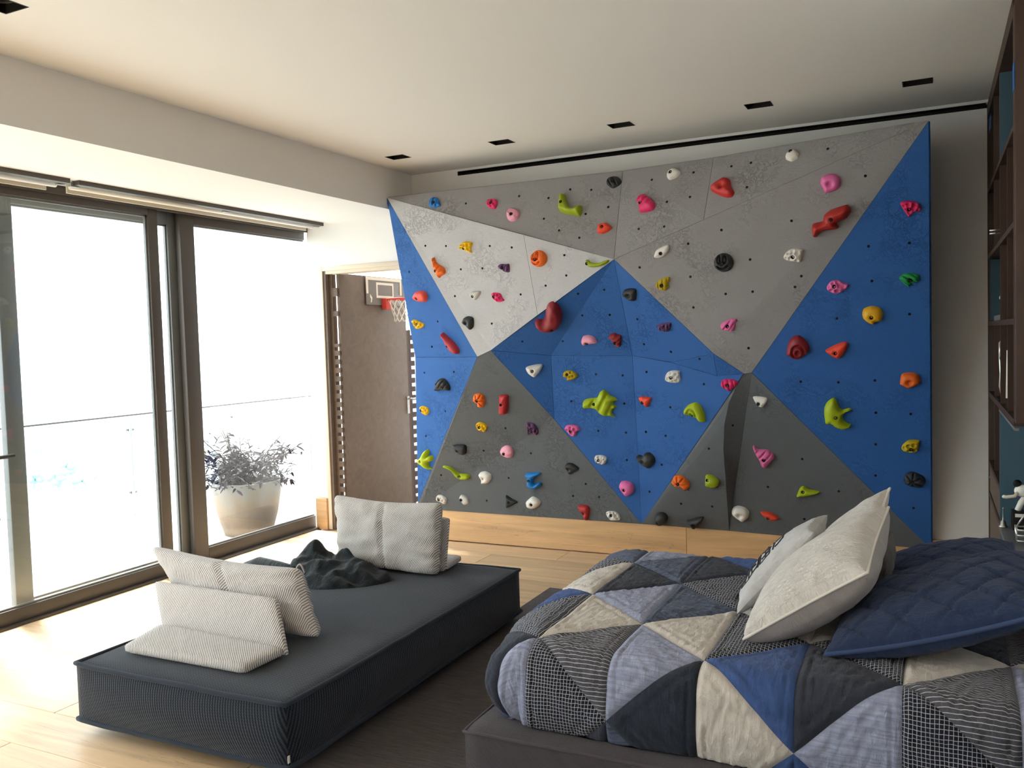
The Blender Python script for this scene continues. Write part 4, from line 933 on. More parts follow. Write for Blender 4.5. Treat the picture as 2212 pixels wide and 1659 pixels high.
ZS = SZ1 + 0.016
def pillow(name, label, cat, corners, T, mat, group=None, n=30, pinch=0.07, wr=0.006, seed=0, pipe=None, pr=0.006, seam=False, quilt=None, top_sag=0.0, power=0.42, back=1.0, box=None, ear=0.0, back_mat=None, bow=0.0):
    K1, NT_, FT, FB = [Vector(c) for c in corners]
    nrm = (FB - K1).cross(NT_ - K1).normalized()
    flip = (nrm.z < 0) if abs(nrm.z) > 0.35 else (nrm.y > 0)
    if flip: nrm = -nrm
    o = thing(name, label, cat, K1.lerp(FB, 0.5), group)
    L1 = ((FB - K1).length + (FT - NT_).length) / 2; L2 = ((NT_ - K1).length + (FT - FB).length) / 2
    def pos(u, v, s):
        uu = u * (1 - pinch * (1 - v * v) * abs(u)); vv = v * (1 - pinch * (1 - u * u) * abs(v))
        if v > 0: vv -= top_sag * (1 - u * u) ** 1.5 * v - ear * abs(u) ** 5 * v ** 3
        if box: rc = 1 - 0.05 * abs(u) ** 6 * abs(v) ** 6; uu *= rc; vv *= rc
        a, b = (uu + 1) / 2, (vv + 1) / 2
        p = K1 * (1 - a) * (1 - b) + FB * a * (1 - b) + FT * a * b + NT_ * (1 - a) * b
        if box: e = max(0, 1 - abs(u) ** box) * max(0, 1 - abs(v) ** box); th = T * e ** 0.36 * (0.80 + 0.20 * (1 - u * u) * (1 - v * v))
        else: e = max(0, 1 - u * u) * max(0, 1 - v * v); th = T * e ** power
        if s < 0: th *= back
        tp = min(1, e * 5)
        th += wr * noise.noise(Vector((u * 3.4 + seed, v * 3.4, seed + s))) * tp
        # creases that run in from the edges
        q = u if abs(v) > abs(u) else v; m_ = max(abs(u), abs(v))
        th += wr * 1.1 * noise.noise(Vector((q * 5 + seed, m_ * 2.0, seed * 2 + s))) * min(1, e * 7) * m_ ** 3
        if seam: th -= 0.02 * math.exp(-(u / 0.03) ** 2) * tp
        if quilt and s > 0:
            for w in (u * L1 / 2 + v * L2 / 2, u * L1 / 2 - v * L2 / 2):
                dd = abs((w / quilt + 0.5) % 1 - 0.5) * quilt; th -= 0.010 * math.exp(-(dd / 0.009) ** 2) * min(1, e * 8)
        p = p + nrm * s * max(0.0, th)
        if bow: p = p - Vector((0, 0, bow)) * (1 - (1 - abs(u)) ) * (1 - v * v) * (1 if u < 0 else 0)
        return p
    for s, nm in ((1, 'front_face'), (-1, 'back_face')):
        m = MB(); m.uv = []
        for j in range(n + 1):
            for i in range(n + 1):
                u = math.sin((i / n * 2 - 1) * PI / 2) * 0.35 + (i / n * 2 - 1) * 0.65; v = math.sin((j / n * 2 - 1) * PI / 2) * 0.35 + (j / n * 2 - 1) * 0.65
                m.v.append(tuple(pos(u, v, s))); m.uv.append((u * L1 / 2, v * L2 / 2))
        for j in range(n):
            for i in range(n):
                a = j * (n + 1) + i; q = (a, a + 1, a + n + 2, a + n + 1); m.f.append(q if (s > 0) != flip else q[::-1])
        m.build(nm, mat if s > 0 or not back_mat else back_mat, o, True)
    if pipe:
        lp = [(-1 + 2 * k / 24, -1) for k in range(24)] + [(1, -1 + 2 * k / 24) for k in range(24)] + [(1 - 2 * k / 24, 1) for k in range(24)] + [(-1, 1 - 2 * k / 24) for k in range(24)]
        MB().tube([tuple(pos(u, v, 1)) for u, v in lp], pr, 8, True).build('piping', pipe, o, True)
    return o, pos
# L-shaped loose backrests
def backrest(name, label, prof, ya, yb, axis_pts, th=0.035):
    pass
def lback(label, base_front, hinge, top, side, th=0.045):
    # profile: base_front -> hinge -> top, swept along the vector side
    bf, hi, tp = Vector(base_front), Vector(hinge), Vector(top); sd = Vector(side)
    o = thing('loose_backrest', label, 'backrest', hi + sd / 2, 'loose L-shaped backrests on the daybed')
    def slab(a, b, off, nm):
        m = MB(); m.uv = []; n1, n2 = 14, 20; nn = sd.cross(b - a).normalized(); L = (b - a).length
        if nn.dot(off) < 0: nn = -nn
        bm = bmesh.new(); bmesh.ops.create_cube(bm, size=2.0); bmesh.ops.subdivide_edges(bm, edges=bm.edges[:], cuts=15, use_grid_fill=True)
        hw, hl, ht = sd.length / 2, L / 2, th / 2; r = th * 0.46; c = (a + b) / 2 + sd / 2 + nn * ht; su, lu = sd.normalized(), (b - a).normalized()
        for v in bm.verts:
            q = Vector((v.co.x * hw, v.co.y * hl, v.co.z * ht)); k = Vector((max(-hw + r, min(hw - r, q.x)), max(-hl + r, min(hl - r, q.y)), max(-ht + r, min(ht - r, q.z))))
            dl = q - k
            if dl.length > 1e-6: q = k + dl.normalized() * r
            # soften the two free corners in plan
            cr = 0.05; fx, fy = abs(q.x) - (hw - cr), q.y - (hl - cr)
            if fx > 0 and fy > 0 and math.hypot(fx, fy) > cr:
                g = cr / math.hypot(fx, fy); q.x = math.copysign(hw - cr + fx * g, q.x); q.y = hl - cr + fy * g
            m.v.append(tuple(c + su * q.x + lu * q.y + nn * q.z)); m.uv.append((q.x + q.z * 0.4, q.y + q.z * 0.3))
        bm.verts.ensure_lookup_table(); m.f = [tuple(v.index for v in f.verts) for f in bm.faces]; bm.free()
        m.build(nm, M['mesh'], o, True)
    slab(hi, bf, Vector((0, 0, 1)), 'base_plate'); slab(hi, tp, (bf - hi), 'upright')
    return o
lback('pale mesh L-shaped backrest at the near end of the daybed', (-2.80, 2.545, ZS), (-2.80 - 0.0, 2.80, ZS), (-2.90, 2.90, ZS + 0.235), (0, 0, 0)) if False else None
def lback2(label, F0, F1, H0, H1, T0, T1, th=0.04):
    # each level is a left/right pair of corners; two thick rounded slabs meet at the hinge
    o = thing('loose_backrest', label, 'backrest', (Vector(H0) + Vector(H1)) / 2, 'loose L-shaped backrests on the daybed')
    for nm, (a0, a1, b0, b1), ref in (('base_plate', (H0, H1, F0, F1), Vector((0, 0, 1))), ('upright', (H0, H1, T0, T1), None)):
        a0, a1, b0, b1 = map(Vector, (a0, a1, b0, b1)); nn = (a1 - a0).cross(b0 - a0).normalized()
        rf = ref if ref is not None else ((Vector(H0) + Vector(H1)) / 2 - (Vector(F0) + Vector(F1)) / 2)
        if nn.dot(rf) < 0: nn = -nn
        m = MB(); m.uv = []; bm = bmesh.new(); bmesh.ops.create_cube(bm, size=2.0); bmesh.ops.subdivide_edges(bm, edges=bm.edges[:], cuts=17, use_grid_fill=True)
        hw = (a1 - a0).length / 2; hl = (b0 - a0).length / 2; ht = th / 2; r = ht * 0.95
        for v in bm.verts:
            q = Vector((v.co.x * hw, v.co.y * hl, v.co.z * ht)); k = Vector((max(-hw + r, min(hw - r, q.x)), max(-hl + r, min(hl - r, q.y)), 0.0)); dl = q - k
            if dl.length > r: q = k + dl.normalized() * r
            cr = 0.024; fx, fy = abs(q.x) - (hw - cr), q.y - (hl - cr)
            if fx > 0 and fy > 0 and math.hypot(fx, fy) > cr:
                g = cr / math.hypot(fx, fy); q.x = math.copysign(hw - cr + fx * g, q.x); q.y = hl - cr + fy * g
            u, w = (q.x / hw + 1) / 2, (q.y / hl + 1) / 2
            p = (a0 * (1 - u) + a1 * u) * (1 - w) + (b0 * (1 - u) + b1 * u) * w + nn * (q.z + ht)
            m.v.append(tuple(p)); m.uv.append((q.x + q.z * 0.4, q.y + q.z * 0.3))
        bm.verts.ensure_lookup_table(); m.f = [tuple(v.index for v in f.verts) for f in bm.faces]; bm.free(); m.build(nm, M['mesh'], o, True)
    return o
zt = ZS
lback2('pale grey mesh L-shaped backrest on the near end of the daybed', onz(266, 1412, zt), onz(528, 1460, zt), onz(348, 1362, zt) , onz(616, 1418, zt), ony(330, 1252, 2.93), ony(592, 1290, 2.88), 0.042)
lback2('pale grey mesh L-shaped backrest on the far end of the daybed, behind a cushion', (-3.10, 4.36, zt), (-2.50, 4.385, zt), (-3.10, 4.14, zt), (-2.47, 4.16, zt), (-3.08, 4.16, 0.61), (-2.455, 4.20, 0.625), 0.042)
c1 = onz(690, 1396, ZS)
pillow('back_cushion', 'slumped pale grey mesh cushion behind the near backrest', 'cushion', ((-3.20, 2.99, ZS + 0.01), ony(328, 1178, 3.06), ony(652, 1228, 3.02), (-2.41, 2.965, ZS + 0.01)), 0.072, M['mesh'], 'daybed cushions', 44, 0.03, 0.009, 3, seam=True, top_sag=0.10, box=7, ear=0.03)
pillow('back_cushion', 'upright pale grey mesh cushion with a centre seam at the far end of the daybed', 'cushion', ((-3.14, 4.06, ZS + 0.01), ony(722, 1068, 4.11), ony(957, 1086, 4.10), (-2.445, 4.03, ZS + 0.008)), 0.068, M['mesh'], 'daybed cushions', 44, 0.03, 0.013, 8, seam=True, top_sag=0.07, box=7, ear=0.03)

# heap of dark clothing on the daybed
base = [(-3.20, 3.66), (-2.95, 3.60), (-2.74, 3.72), (-2.66, 3.88), (-2.74, 3.95), (-2.95, 3.96), (-3.15, 3.985), (-3.24, 3.94), (-3.265, 3.78)]
lobes = [(-3.19, 3.90, 0.085, 0.09, 0.155), (-3.00, 3.93, 0.09, 0.05, 0.10), (-2.83, 3.87, 0.12, 0.08, 0.06), (-3.10, 3.76, 0.12, 0.09, 0.06), (-2.98, 3.78, 0.16, 0.12, 0.05), (-3.23, 3.74, 0.06, 0.08, 0.05)]
def hj(p, dd, dm):
    r = min(1, dd / 0.05); z = 0.022
    for x, y, a, b, h in lobes: z += h * math.exp(-((p.x - x) / a) ** 2 - ((p.y - y) / b) ** 2)
    f = noise.noise(Vector((p.x * 9 + p.y * 6, p.y * 9 - p.x * 5, 1))); z += 0.016 * (1 - abs(f) * 3) + 0.012 * noise.noise(Vector((p.x * 22, p.y * 13, 4)))
    return z * math.sqrt(max(0, 1 - (1 - r) ** 2))
m, _ = inflate(smooth_loop([Vector(p) for p in base], 60), 0.011, hj)
m.v = [(p[0], p[1], p[2] + ZS - 0.004) for p in m.v]; m.uv = [(p[0] * 1.0, p[1] + p[2]) for p in m.v]
jk = m.build('jacket', M['jacket'], None, True, origin=(-3, 3.85, ZS)); tag(jk, 'crumpled dark teal jacket lying in a heap on the daybed', 'jacket')
cu = []
for k in range(13):
    f = k / 12; p = ony(636 + 22 * f, 1240 - 20 * math.sin(PI * f) - 2 * f, 3.68); cu.append(tuple(p))
MB().tube(cu, 0.0045, 6).build('drawstring', M['cord'], jk, True)
sl_ = MB(); sl_.tube([ony(532, 1224, 3.80), ony(560, 1216, 3.78), ony(605, 1226, 3.74), ony(650, 1238, 3.70)], 0.03, 10, False, [0.028, 0.036, 0.034, 0.03]); sl_.uv = [(p[0], p[1]) for p in sl_.v]
sl_.build('sleeve', M['jacket'], jk, True)

# ------------------------------------------------------------------ bed
PZ, MT = 0.24, 0.52
bed = thing('platform_bed', 'low charcoal upholstered platform bed with mattress under the quilt', 'bed', (-0.6, 3.4, 0))
m = rounded_block(-1.505, 0.28, 2.60, 4.36, 0.03, PZ, 24, 0.02, 0.006, 0.0); m.build('platform', M['bedbase'], bed, True)
MB().tube(edge_loop(-1.503, 0.28, 2.602, 4.355, PZ - 0.008, 30, 0.001, 2, pinch=0.0), 0.006, 6, True).build('piping', M['bedbase'], bed, True)
for x in (-1.35, 0.1):
    for y in (2.75, 4.2): MB().cyl((x, y, 0.012), (x, y, 0.04), 0.03, 12).build('foot', M['black'], bed)
m = rounded_block(-1.37, 0.28, 2.76, 4.16, PZ, MT - 0.03, 14, 0.05, 0.0, 0.0); m.build('mattress', M['white'], bed, True)

QX, QY, QR = -1.30, 2.805, 0.10      # fold lines of the quilt and fold radius
FX, FZ = 0.25, 0.115                 # the softer roll over the foot end
DROP = MT - PZ - 0.004
def arc(rx, rz): return (rx + rz) / 2 * PI / 2 * 1.02
def fold(over, rx=QR, rz=QR, tuck=0.0):
    # over = cloth length past the fold line -> (outward, down)
    L = arc(rx, rz)
    if over <= 0: return 0.0, 0.0
    if over < L: a = over / L * PI / 2; return rx * math.sin(a), rz * (1 - math.cos(a))
    e = min(over - L, DROP - rz); f = e / (DROP - rz)
    return rx + 0.016 * math.sin(f * PI) - tuck * f * f, rz + e
HEM = arc(QR, QR) + DROP - QR
HEMX = arc(FX, FZ) + DROP - FZ
YFAR = 4.16
def S(x, s):
    tf = min(1, max(0, (s - 2.70) / 0.5)); FXs = FX * (0.62 + 0.38 * tf * tf * (3 - 2 * tf))
    ox = max(0, QX - x); oy = max(0, QY - s); of = max(0, s - YFAR)
    bx_, by_ = max(x, QX), min(max(s, QY), YFAR); z = MT
    z += 0.010 * noise.noise(Vector((x * 2.2, s * 2.2, 1))) + 0.004 * noise.noise(Vector((x * 7, s * 7, 2)))
    if ox > 0 and oy > 0:
        r = (ox ** 3 + oy ** 3) ** (1 / 3); k = math.hypot(ox, oy); c2 = (ox / k) ** 2
        rx = QR + (FXs - QR) * c2; rz = QR + (FZ - QR) * c2; h, d_ = fold(r, rx, rz, 0.08 * c2)
        wob = 0.026 * math.sin(math.atan2(oy, ox) * 4.0) * min(1, max(0, (r - 0.08) / 0.15))
        return Vector((bx_ - (h + wob) * ox / k, by_ - (h + wob) * oy / k, z - d_))
    if oy > 0:
        h, d_ = fold(oy); w = 0.006 * math.sin(x * 13 + 1) * min(1, d_ / 0.2)
        return Vector((bx_, by_ - h - w, z - d_))
    if ox > 0:
        h, d_ = fold(ox, FXs, FZ, 0.08); w = 0.010 * math.sin(s * 11) * min(1, d_ / 0.2)
        if of > 0: h2, d2 = fold(of); return Vector((bx_ - h - w, by_ + h2, z - max(d_, d2)))
        return Vector((bx_ - h - w, by_, z - d_))
    if of > 0: h, d_ = fold(of); return Vector((bx_, by_ + h, z - d_))
    return Vector((bx_, by_, z))
def SN(x, s):
    e = 0.004; a = S(x + e, s) - S(x - e, s); b = S(x, s + e) - S(x, s - e); n = a.cross(b)
    return n.normalized() if n.length > 1e-9 else Vector((0, -0.3, 1)).normalized()
qt = thing('patchwork_quilt', 'patchwork quilt of triangles in navy, slate, cream, plaid and stripes on the bed', 'quilt', (-0.6, 3.4, MT))
m = MB(); NX, NS = 46, 52
for j in range(NS + 1):
    for i in range(NX + 1):
        x = QX - HEMX + (0.28 - QX + HEMX) * i / NX; s = QY - HEM + (YFAR + 2 * HEM - 0.0 - QY + 0.0) * j / NS; s = min(s, YFAR + HEM)
        m.v.append(tuple(S(x, s) - SN(x, s) * 0.006))
m.f = [(j * (NX + 1) + i, j * (NX + 1) + i + 1, (j + 1) * (NX + 1) + i + 1, (j + 1) * (NX + 1) + i) for j in range(NS) for i in range(NX)]
m.uv = [(p[0], p[1]) for p in m.v]; m.build('backing', M['q_navy'], qt, True)
CP_, RP, X0_, A0, B0 = 0.303, 0.56, -1.302, 2.825, 2.545
def colx(i): return X0_ + CP_ * i
def rowy(i, k): return (A0 if i % 2 == 0 else B0) + RP * k
PAT = {}
def setp(i, typ, k, mt): PAT[(i, typ, k)] = mt
# typ L: two corners on column i (rows k,k+1), apex on column i+1 ; typ R: two corners on column i+1, apex on column i
for kk in [(0,'L',0,'cream'),(0,'R',0,'strp'),(0,'L',-1,'plaid'),(0,'R',1,'lav'),(0,'L',1,'char'),(0,'R',2,'slub'),(0,'L',2,'lav'),
           (1,'R',0,'cream'),(1,'L',1,'slub'),(1,'L',0,'lav'),(1,'R',-1,'navy'),(1,'R',1,'plaid'),(1,'L',2,'char'),(1,'R',2,'blue'),
           (2,'L',-1,'cream'),(2,'R',0,'blue'),(2,'L',0,'plaid'),(2,'R',1,'cream'),(2,'L',1,'slub'),(2,'R',2,'char'),
           (3,'L',0,'char'),(3,'R',-1,'lav'),(3,'R',0,'plaid'),(3,'L',1,'cream'),(3,'R',1,'blue'),
           (4,'L',-1,'plaid'),(4,'R',0,'strp'),(4,'L',0,'cream'),(4,'R',1,'char'),
           (5,'L',0,'lav'),(5,'R',-1,'slub'),(5,'R',0,'cream'),
           (-1,'R',0,'plaid'),(-1,'L',1,'blue'),(-1,'L',0,'char'),(-1,'R',-1,'lav'),(-1,'R',1,'cream'),(-1,'L',2,'plaid'),(-1,'R',2,'slub'),
           (-2,'R',0,'blue'),(-2,'L',-1,'cream'),(-2,'L',0,'char'),(-2,'R',1,'lav'),(-2,'L',1,'slub')]: setp(*kk)
pool = ['cream', 'navy', 'char', 'blue', 'lav', 'slub', 'plaid', 'strp']; rr = random.Random(5)
smin, smax, xmin, xmax = QY - HEM, YFAR + HEM, QX - HEMX, 0.28
NSUB = 40
for i in range(-2, 6):
    for k in range(-2, 5):
        for typ in 'LR':
            if typ == 'L': tri = [(colx(i), rowy(i, k)), (colx(i), rowy(i, k + 1)), (colx(i + 1), rowy(i + 1, k if i % 2 != 0 else k + 1))]
            else: tri = [(colx(i + 1), rowy(i + 1, k)), (colx(i + 1), rowy(i + 1, k + 1)), (colx(i), rowy(i, k if (i + 1) % 2 != 0 else k + 1))]
            # keep the apex midway between its base corners
            ym = (tri[0][1] + tri[1][1]) / 2; tri[2] = (tri[2][0], ym)
            if max(p[1] for p in tri) < smin + 0.01 or min(p[1] for p in tri) > smax - 0.01 or max(p[0] for p in tri) < xmin + 0.01 or min(p[0] for p in tri) > xmax - 0.01: continue
            mt = PAT.get((i, typ, k)) or rr.choice(pool)
            m = MB(); m.uv = []; idx = {}
            H3 = CP_; 
            for a in range(NSUB + 1):
                for b in range(NSUB + 1 - a):
                    c = NSUB - a - b; w = (a / NSUB, b / NSUB, c / NSUB)
                    x = sum(w[q] * tri[q][0] for q in range(3)); s = sum(w[q] * tri[q][1] for q in range(3))
                    xc = min(max(x, xmin), xmax); s_c = min(max(s, smin), smax)
                    e = min(w) * 0.40      # metres from the nearest seam, roughly
                    puff = 0.013 * (1 - math.exp(-e / 0.012))
                    puff -= 0.006 * math.exp(-((e - 0.042) / 0.005) ** 2)
                    for q in range(3): pass
                    ca_, sa_ = ((0.94, 0.34), (0.34, 0.94), (0.8, -0.6))[(i + 2 * k + (typ == 'L')) % 3]; xa, ya_ = x * ca_ + s * sa_, s * ca_ - x * sa_
                    puff += (0.0055 * noise.noise(Vector((xa * 14, ya_ * 62, i))) + 0.0035 * noise.noise(Vector((x * 70, s * 40, k)))) * min(1, e / 0.02)
                    p = S(xc, s_c) + SN(xc, s_c) * puff
                    if p.z < PZ + 0.004: p.z = PZ + 0.004
                    idx[(a, b)] = len(m.v); m.v.append(tuple(p)); m.uv.append((x, s))
            for a in range(NSUB):
                for b in range(NSUB - a):
                    f1 = (idx[(a, b)], idx[(a + 1, b)], idx[(a, b + 1)]); m.f.append(f1)
                    if b < NSUB - a - 1: m.f.append((idx[(a + 1, b)], idx[(a + 1, b + 1)], idx[(a, b + 1)]))
            v0, v1, v2 = (Vector((tri[q][0], tri[q][1], 0)) for q in range(3))
            if (Vector((tri[0][0] - tri[2][0], tri[0][1] - tri[2][1], 0))).cross(Vector((tri[1][0] - tri[2][0], tri[1][1] - tri[2][1], 0))).z < 0: m.f = [f[::-1] for f in m.f]
            m.build('patch', M['q_' + mt], qt, True)

# ---- pillows on the bed
pillow('bed_pillow', 'navy quilted pillow sham in front at the head of the bed', 'pillow', ((-0.325, 2.95, 0.545), (0.30, 2.96, 0.75), (0.30, 3.52, 0.80), (-0.27, 3.53, 0.585)), 0.105, M['navy'], 'bed pillows', 84, 0.03, 0.010, 21, M['navy_p'], 0.008, quilt=0.15, bow=0.02)
pillow('bed_pillow', 'navy quilted pillow sham at the back, on the far side of the bed', 'pillow', ((-0.28, 3.56, 0.565), (0.29, 3.57, 0.70), (0.29, 4.10, 0.70), (-0.22, 4.08, 0.57)), 0.10, M['navy'], 'bed pillows', 84, 0.04, 0.010, 27, M['navy_p'], 0.008, quilt=0.15)
pillow('bed_pillow', 'pale crinkled linen pillow in front with flat piped edge', 'pillow', ((-0.60, 3.0, 0.545), (-0.20, 3.02, 0.81), (-0.155, 3.50, 0.94), (-0.55, 3.47, 0.62)), 0.10, M['linen'], 'bed pillows', 44, 0.05, 0.006, 31, M['linen_p'], 0.005, back_mat=M['linen_shade'], back=1.35, power=0.36)
pillow('bed_pillow', 'pale crinkled linen pillow standing behind the front one', 'pillow', ((-0.52, 3.50, 0.56), (-0.19, 3.44, 0.86), (-0.165, 3.84, 0.955), (-0.49, 3.88, 0.62)), 0.07, M['linen'], 'bed pillows', 36, 0.06, 0.005, 35, M['linen_p'], 0.005)
po, pp1 = pillow('bed_pillow', 'small heather grey pillow with dark printed outlines, leaning leftmost', 'pillow', ((-0.68, 3.28, 0.54), (-0.405, 3.34, 0.86), (-0.385, 3.62, 0.875), (-0.68, 3.64, 0.56)), 0.068, M['greycot'], 'bed pillows', 36, 0.06, 0.010, 41)
pillow('bed_pillow', 'small dark grey pillow tucked behind the front linen pillow', 'pillow', ((-0.21, 3.52, 0.60), (-0.175, 3.48, 0.78), (-0.155, 3.70, 0.81), (-0.19, 3.74, 0.60)), 0.04, M['greydk'], 'bed pillows', 20, 0.06, 0.003, 47)
pk = MB()
def stroke(pts):
    out = []
    for (a, b), (c, d_) in zip(pts[:-1], pts[1:]):
        for k in range(7): f = k / 6; out.append(pp1(a + (c - a) * f, b + (d_ - b) * f, 1))
    pk.tube(out, 0.0042, 5)
for st_ in ([(-.55, -.75), (-.2, -.82), (0.1, -.6), (-.1, -.2), (-.5, -.3), (-.55, -.75)], [(-.48, -.62), (-.2, -.5)], [(-.2, -.82), (-.25, -.3)], [(-.4, -.45), (-.1, -.42)],
            [(-.55, -.25), (-.1, -.15), (.15, -.3)], [(-.5, -.2), (-.45, .05), (-.1, .1), (-.08, -.12)], [(-.3, -.15), (-.28, .08)], [(-.42, -.05), (-.2, -.03)], [(.1, -.55), (.4, -.4), (.42, -.05), (.1, .0), (-.08, -.12)], [(.2, -.4), (.3, -.12)],
            [(-.4, .15), (-.1, .2), (.2, .1)], [(-.35, .2), (-.3, .42), (0, .45)], [(0, .25), (.05, .45)], [(.2, .15), (.45, .3), (.4, .5)]): stroke(st_)
pk.build('printed_lines', M['ink'], po, True)

# ------------------------------------------------------------------ shelving wall unit on the right
UX = 0.298
un = thing('wall_unit', 'dark walnut built-in shelving unit along the right wall', 'shelving', (UX, 5, 0))
B(UX, XR, 4.06, 4.15, 1.205, 2.90).build('end_panel', M['walnut'], un, bevel=0.003)
B(UX, XR, 5.98, 6.05, 0.0, 2.94).build('end_panel', M['walnut'], un, bevel=0.003)
B(XR - 0.02, XR - 0.002, 4.06, 6.05, 1.20, 2.90).build('back_panel', M['walnut'], un)
B(XR - 0.02, XR - 0.002, 5.02, 6.05, 0.0, 1.20).build('back_panel', M['walnut'], un)
B(UX, XR - 0.02, 4.15, 5.98, 2.86, 2.94).build('top_panel', M['walnut'], un)
for z in (2.405, 2.01, 1.61): B(UX, XR - 0.02, 4.15, 5.98, z, z + 0.025).build('shelf', M['walnut'], un)
B(UX, XR - 0.02, 4.15, 5.98, 1.185, 1.215).build('shelf', M['walnut'], un)
for y, a, b, mt in ((4.53, 1.215, 2.405, 'walnut'), (5.0, 1.215, 2.405, 'walnut'), (5.0, 2.43, 2.86, 'teal'), (5.48, 2.035, 2.86, 'walnut'), (5.48, 1.215, 1.61, 'walnut')):
    B(UX + 0.004, XR - 0.02, y, y + 0.02, a, b).build('divider', M[mt], un)
B(UX + 0.01, XR - 0.02, 5.955, 5.978, 1.64, 2.005).build('end_lining', M['teal'], un)
B(UX, XR - 0.02, 5.0, 5.03, 0.60, 1.185).build('niche_side', M['teal'], un)
B(UX - 0.003, UX + 0.012, 4.06, 5.02, 1.175, 1.187).build('light_strip', M['alu'], un)
for z, h in ((0.765, 0.03), (0.575, 0.03)): B(UX, XR - 0.02, 5.03, 5.98, z, z + h).build('shelf', M['walnut'], un)
dw = B(UX + 0.004, UX + 0.024, 5.05, 5.97, 0.61, 0.755).build('drawer', M['door'], un); MB().cyl((UX - 0.002, 5.9, 0.70), (UX + 0.006, 5.9, 0.70), 0.008, 8).build('knob', M['steel'], dw)
B(UX + 0.004, UX + 0.024, 5.05, 5.97, 0.31, 0.565).build('drawer', M['door'], un)
B(UX + 0.004, UX + 0.024, 5.05, 5.97, 0.02, 0.30).build('drawer', M['door'], un)
B(UX + 0.004, XR - 0.02, 5.50, 5.53, 0.80, 1.185).build('divider', M['walnut'], un)
for z_ in (2.072, 2.088): MB().cyl((UX + 0.01, 5.01, z_), (UX - 0.042, 5.01, z_), 0.0045, 8).build('peg', M['steel'], un, True)
lg = thing('headboard_ledge', 'teal-grey headboard ledge under the shelving at the head of the bed', 'ledge', (UX, 3.5, 0))
B(UX, XR - 0.002, 2.0, 4.995, 0.0, 0.585).build('body', M['teal'], lg)
B(UX - 0.008, XR - 0.002, 2.0, 4.995, 0.585, 0.605).build('top', M['alu'], lg, bevel=0.003)
# things in the unit
t_ = thing('tape_strip', 'strip of blue tape high on the near end of the shelving', 'tape', (UX, 4.1, 2.45))
B(UX - 0.003, UX - 0.001, 4.06, 4.12, 2.55, 2.66).build('strip', M['tape'], t_)
t_ = thing('tape_strip', 'strip of blue tape high on the far end of the shelving', 'tape', (UX, 5.7, 2.7))
B(UX - 0.003, UX - 0.001, 5.62, 5.78, 2.72, 2.80).build('strip', M['tape'], t_)
def fig_shelf():
    t_ = thing('figurine', 'small white figurine on a grey base on the upper shelf', 'figurine', (UX + 0.03, 5.15, 1.635))
    B(UX + 0.004, UX + 0.06, 5.06, 5.52, 1.635, 1.665).build('base', M['alu'], t_, bevel=0.004)
    m = MB(); m.ball((UX + 0.03, 5.12, 1.70), 0.02, 0.035, 0.035); m.ball((UX + 0.028, 5.13, 1.745), 0.016, 0.016, 0.018); m.tube([(UX + 0.03, 5.15, 1.72), (UX + 0.02, 5.20, 1.76), (UX + 0.02, 5.22, 1.75)], 0.008, 6)
    m.build('body', M['white'], t_, True)
fig_shelf()
t_ = thing('hourglass_trophy', 'curved clear and silver trophy on the lower shelf, farther one', 'trophy', (UX + 0.03, 5.20, 1.215))
m = MB(); zb = 1.215
m.tube([(UX + 0.03, 5.28, zb + 0.01), (UX + 0.02, 5.31, zb + 0.07), (UX + 0.02, 5.24, zb + 0.14), (UX + 0.02, 5.30, zb + 0.24), (UX + 0.02, 5.31, zb + 0.30), (UX + 0.02, 5.2, zb + 0.31)], 0.007, 8); m.build('frame', M['steel'], t_, True)
MB().ball((UX + 0.03, 5.2, zb + 0.225), 0.02, 0.02, 0.02).build('ball', M['teal'], t_, True)
B(UX + 0.004, UX + 0.06, 5.12, 5.36, zb, zb + 0.012).build('base', M['black'], t_)
t_ = thing('tower_trophy', 'slim white tower trophy on a black foot on the lower shelf', 'trophy', (UX + 0.03, 4.66, 1.215))
MB().lathe([(0.026, zb + 0.05), (0.022, zb + 0.26), (0.022, zb + 0.275), (0.008, zb + 0.28), (0.008, zb + 0.34), (0.001, zb + 0.345)], 12, (UX + 0.032, 4.69)).build('tower', M['white'], t_, True)
MB().lathe([(0.045, zb), (0.045, zb + 0.02), (0.03, zb + 0.035), (0.028, zb + 0.05)], 14, (UX + 0.05, 4.69)).build('foot', M['black'], t_, True)
# things on the ledge
zl = 0.605
lx = ony(2198, 1130, 4.88).x
t_ = thing('player_figurine', 'white and black sports player figurine bending forward on a black block', 'figurine', (lx, 4.88, zl))
b0 = ony(2186, 1138, 4.88); b1 = ony(2212, 1104, 4.88)
B(b0.x, b0.x + 0.10, 4.83, 4.93, zl, b1.z).build('block', M['black'], t_, bevel=0.003)
B(b0.x + 0.01, b0.x + 0.09, 4.826, 4.83, b1.z - 0.022, b1.z - 0.006).build('name_plate', M['white'], t_)
zt_ = b1.z; c = Vector((b0.x + 0.045, 4.88, zt_))
m = MB(); m.tube([c + Vector((0.04, 0, 0.0)), c + Vector((0.045, 0, 0.05)), c + Vector((0.02, 0, 0.085))], 0.014, 8); m.tube([c + Vector((-0.02, 0.01, 0.0)), c + Vector((-0.005, 0.01, 0.04)), c + Vector((0.02, 0.0, 0.085))], 0.014, 8)
m.build('legs', M['white'], t_, True)
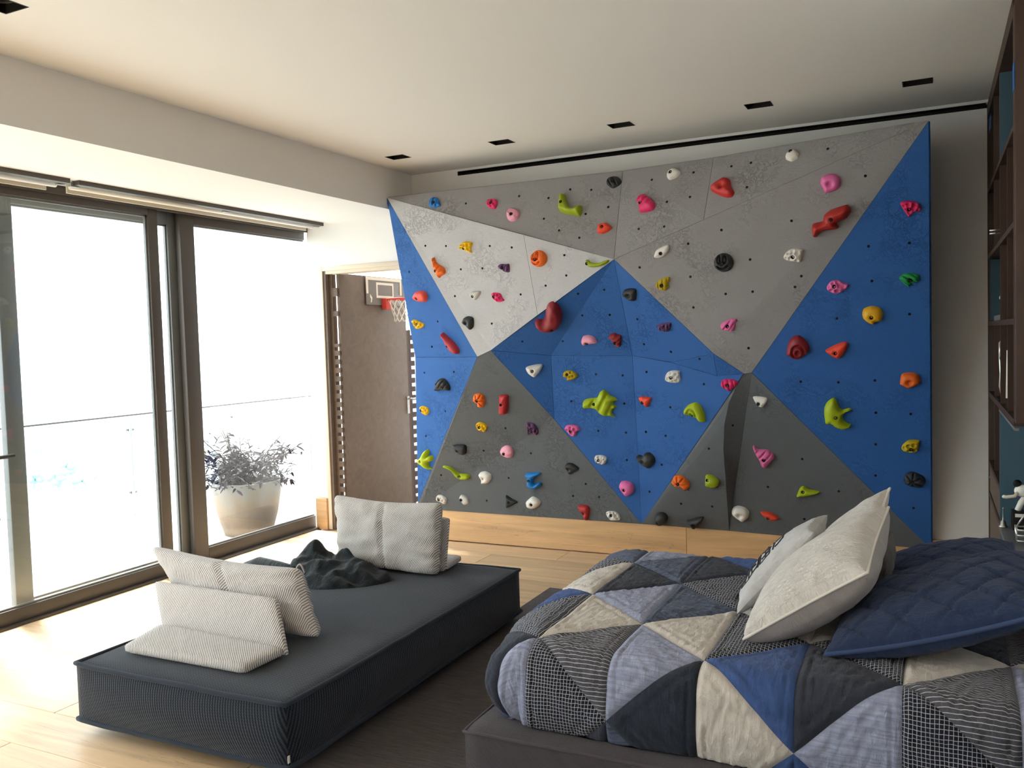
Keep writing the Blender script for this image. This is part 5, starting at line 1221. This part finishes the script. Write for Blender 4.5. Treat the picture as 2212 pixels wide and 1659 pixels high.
m = MB(); m.ball(c + Vector((0.0, 0, 0.10)), 0.036, 0.026, 0.03); m.ball(c + Vector((0.022, 0, 0.085)), 0.024, 0.024, 0.022); m.build('torso', M['white'], t_, True)
m = MB(); m.ball(c + Vector((-0.022, 0, 0.135)), 0.019, 0.018, 0.019); m.build('helmet', M['black'], t_, True)
m = MB(); m.tube([c + Vector((-0.015, -0.01, 0.10)), c + Vector((-0.035, -0.02, 0.075)), c + Vector((-0.075, -0.02, 0.068))], 0.009, 8); m.build('arm', M['red'] if False else M['doorframe'], t_, True)
m = MB(); m.ball(c + Vector((-0.08, -0.02, 0.07)), 0.009, 0.009, 0.009); m.build('hand', M['white'], t_, True)
q = ony(2167, 1136, 4.9)
t_ = thing('bell_trophy', 'small silver stand with a bell-shaped foot beside the black block', 'trophy', (q.x, 4.9, zl))
MB().lathe([(0.02, zl), (0.02, zl + 0.006), (0.014, zl + 0.012), (0.012, zl + 0.03), (0.004, zl + 0.036), (0.0022, zl + 0.05), (0.0022, zl + 0.09), (0.004, zl + 0.094), (0.002, zl + 0.10)], 16, (q.x, 4.9)).build('stand', M['steel'], t_, True)
q = ony(2228, 1150, 4.55)
t_ = thing('football_helmet', 'white sports helmet with a dark wire face guard at the right edge on the ledge', 'helmet', (q.x, 4.55, zl))
m = MB(); m.ball((q.x + 0.03, 4.55, zl + 0.075), 0.06, 0.055, 0.072, 20, 12); m.build('shell', M['white'], t_, True)
m = MB()
for dz in (0.02, 0.045, 0.07):
    m.tube([(q.x + 0.0, 4.50, zl + dz), (q.x - 0.055, 4.51, zl + dz), (q.x - 0.06, 4.55, zl + dz), (q.x - 0.055, 4.59, zl + dz), (q.x, 4.60, zl + dz)], 0.004, 6)
for dy in (-0.03, 0.0, 0.03): m.tube([(q.x - 0.058, 4.55 + dy, zl + 0.01), (q.x - 0.062, 4.55 + dy, zl + 0.08)], 0.004, 6)
m.tube([(q.x - 0.06, 4.55, zl + 0.075), (q.x - 0.03, 4.55, zl + 0.13), (q.x + 0.01, 4.55, zl + 0.15)], 0.004, 6)
m.build('face_guard', M['steel'], t_, True)

for o in bpy.data.objects:
    if '_o' in o: del o['_o']
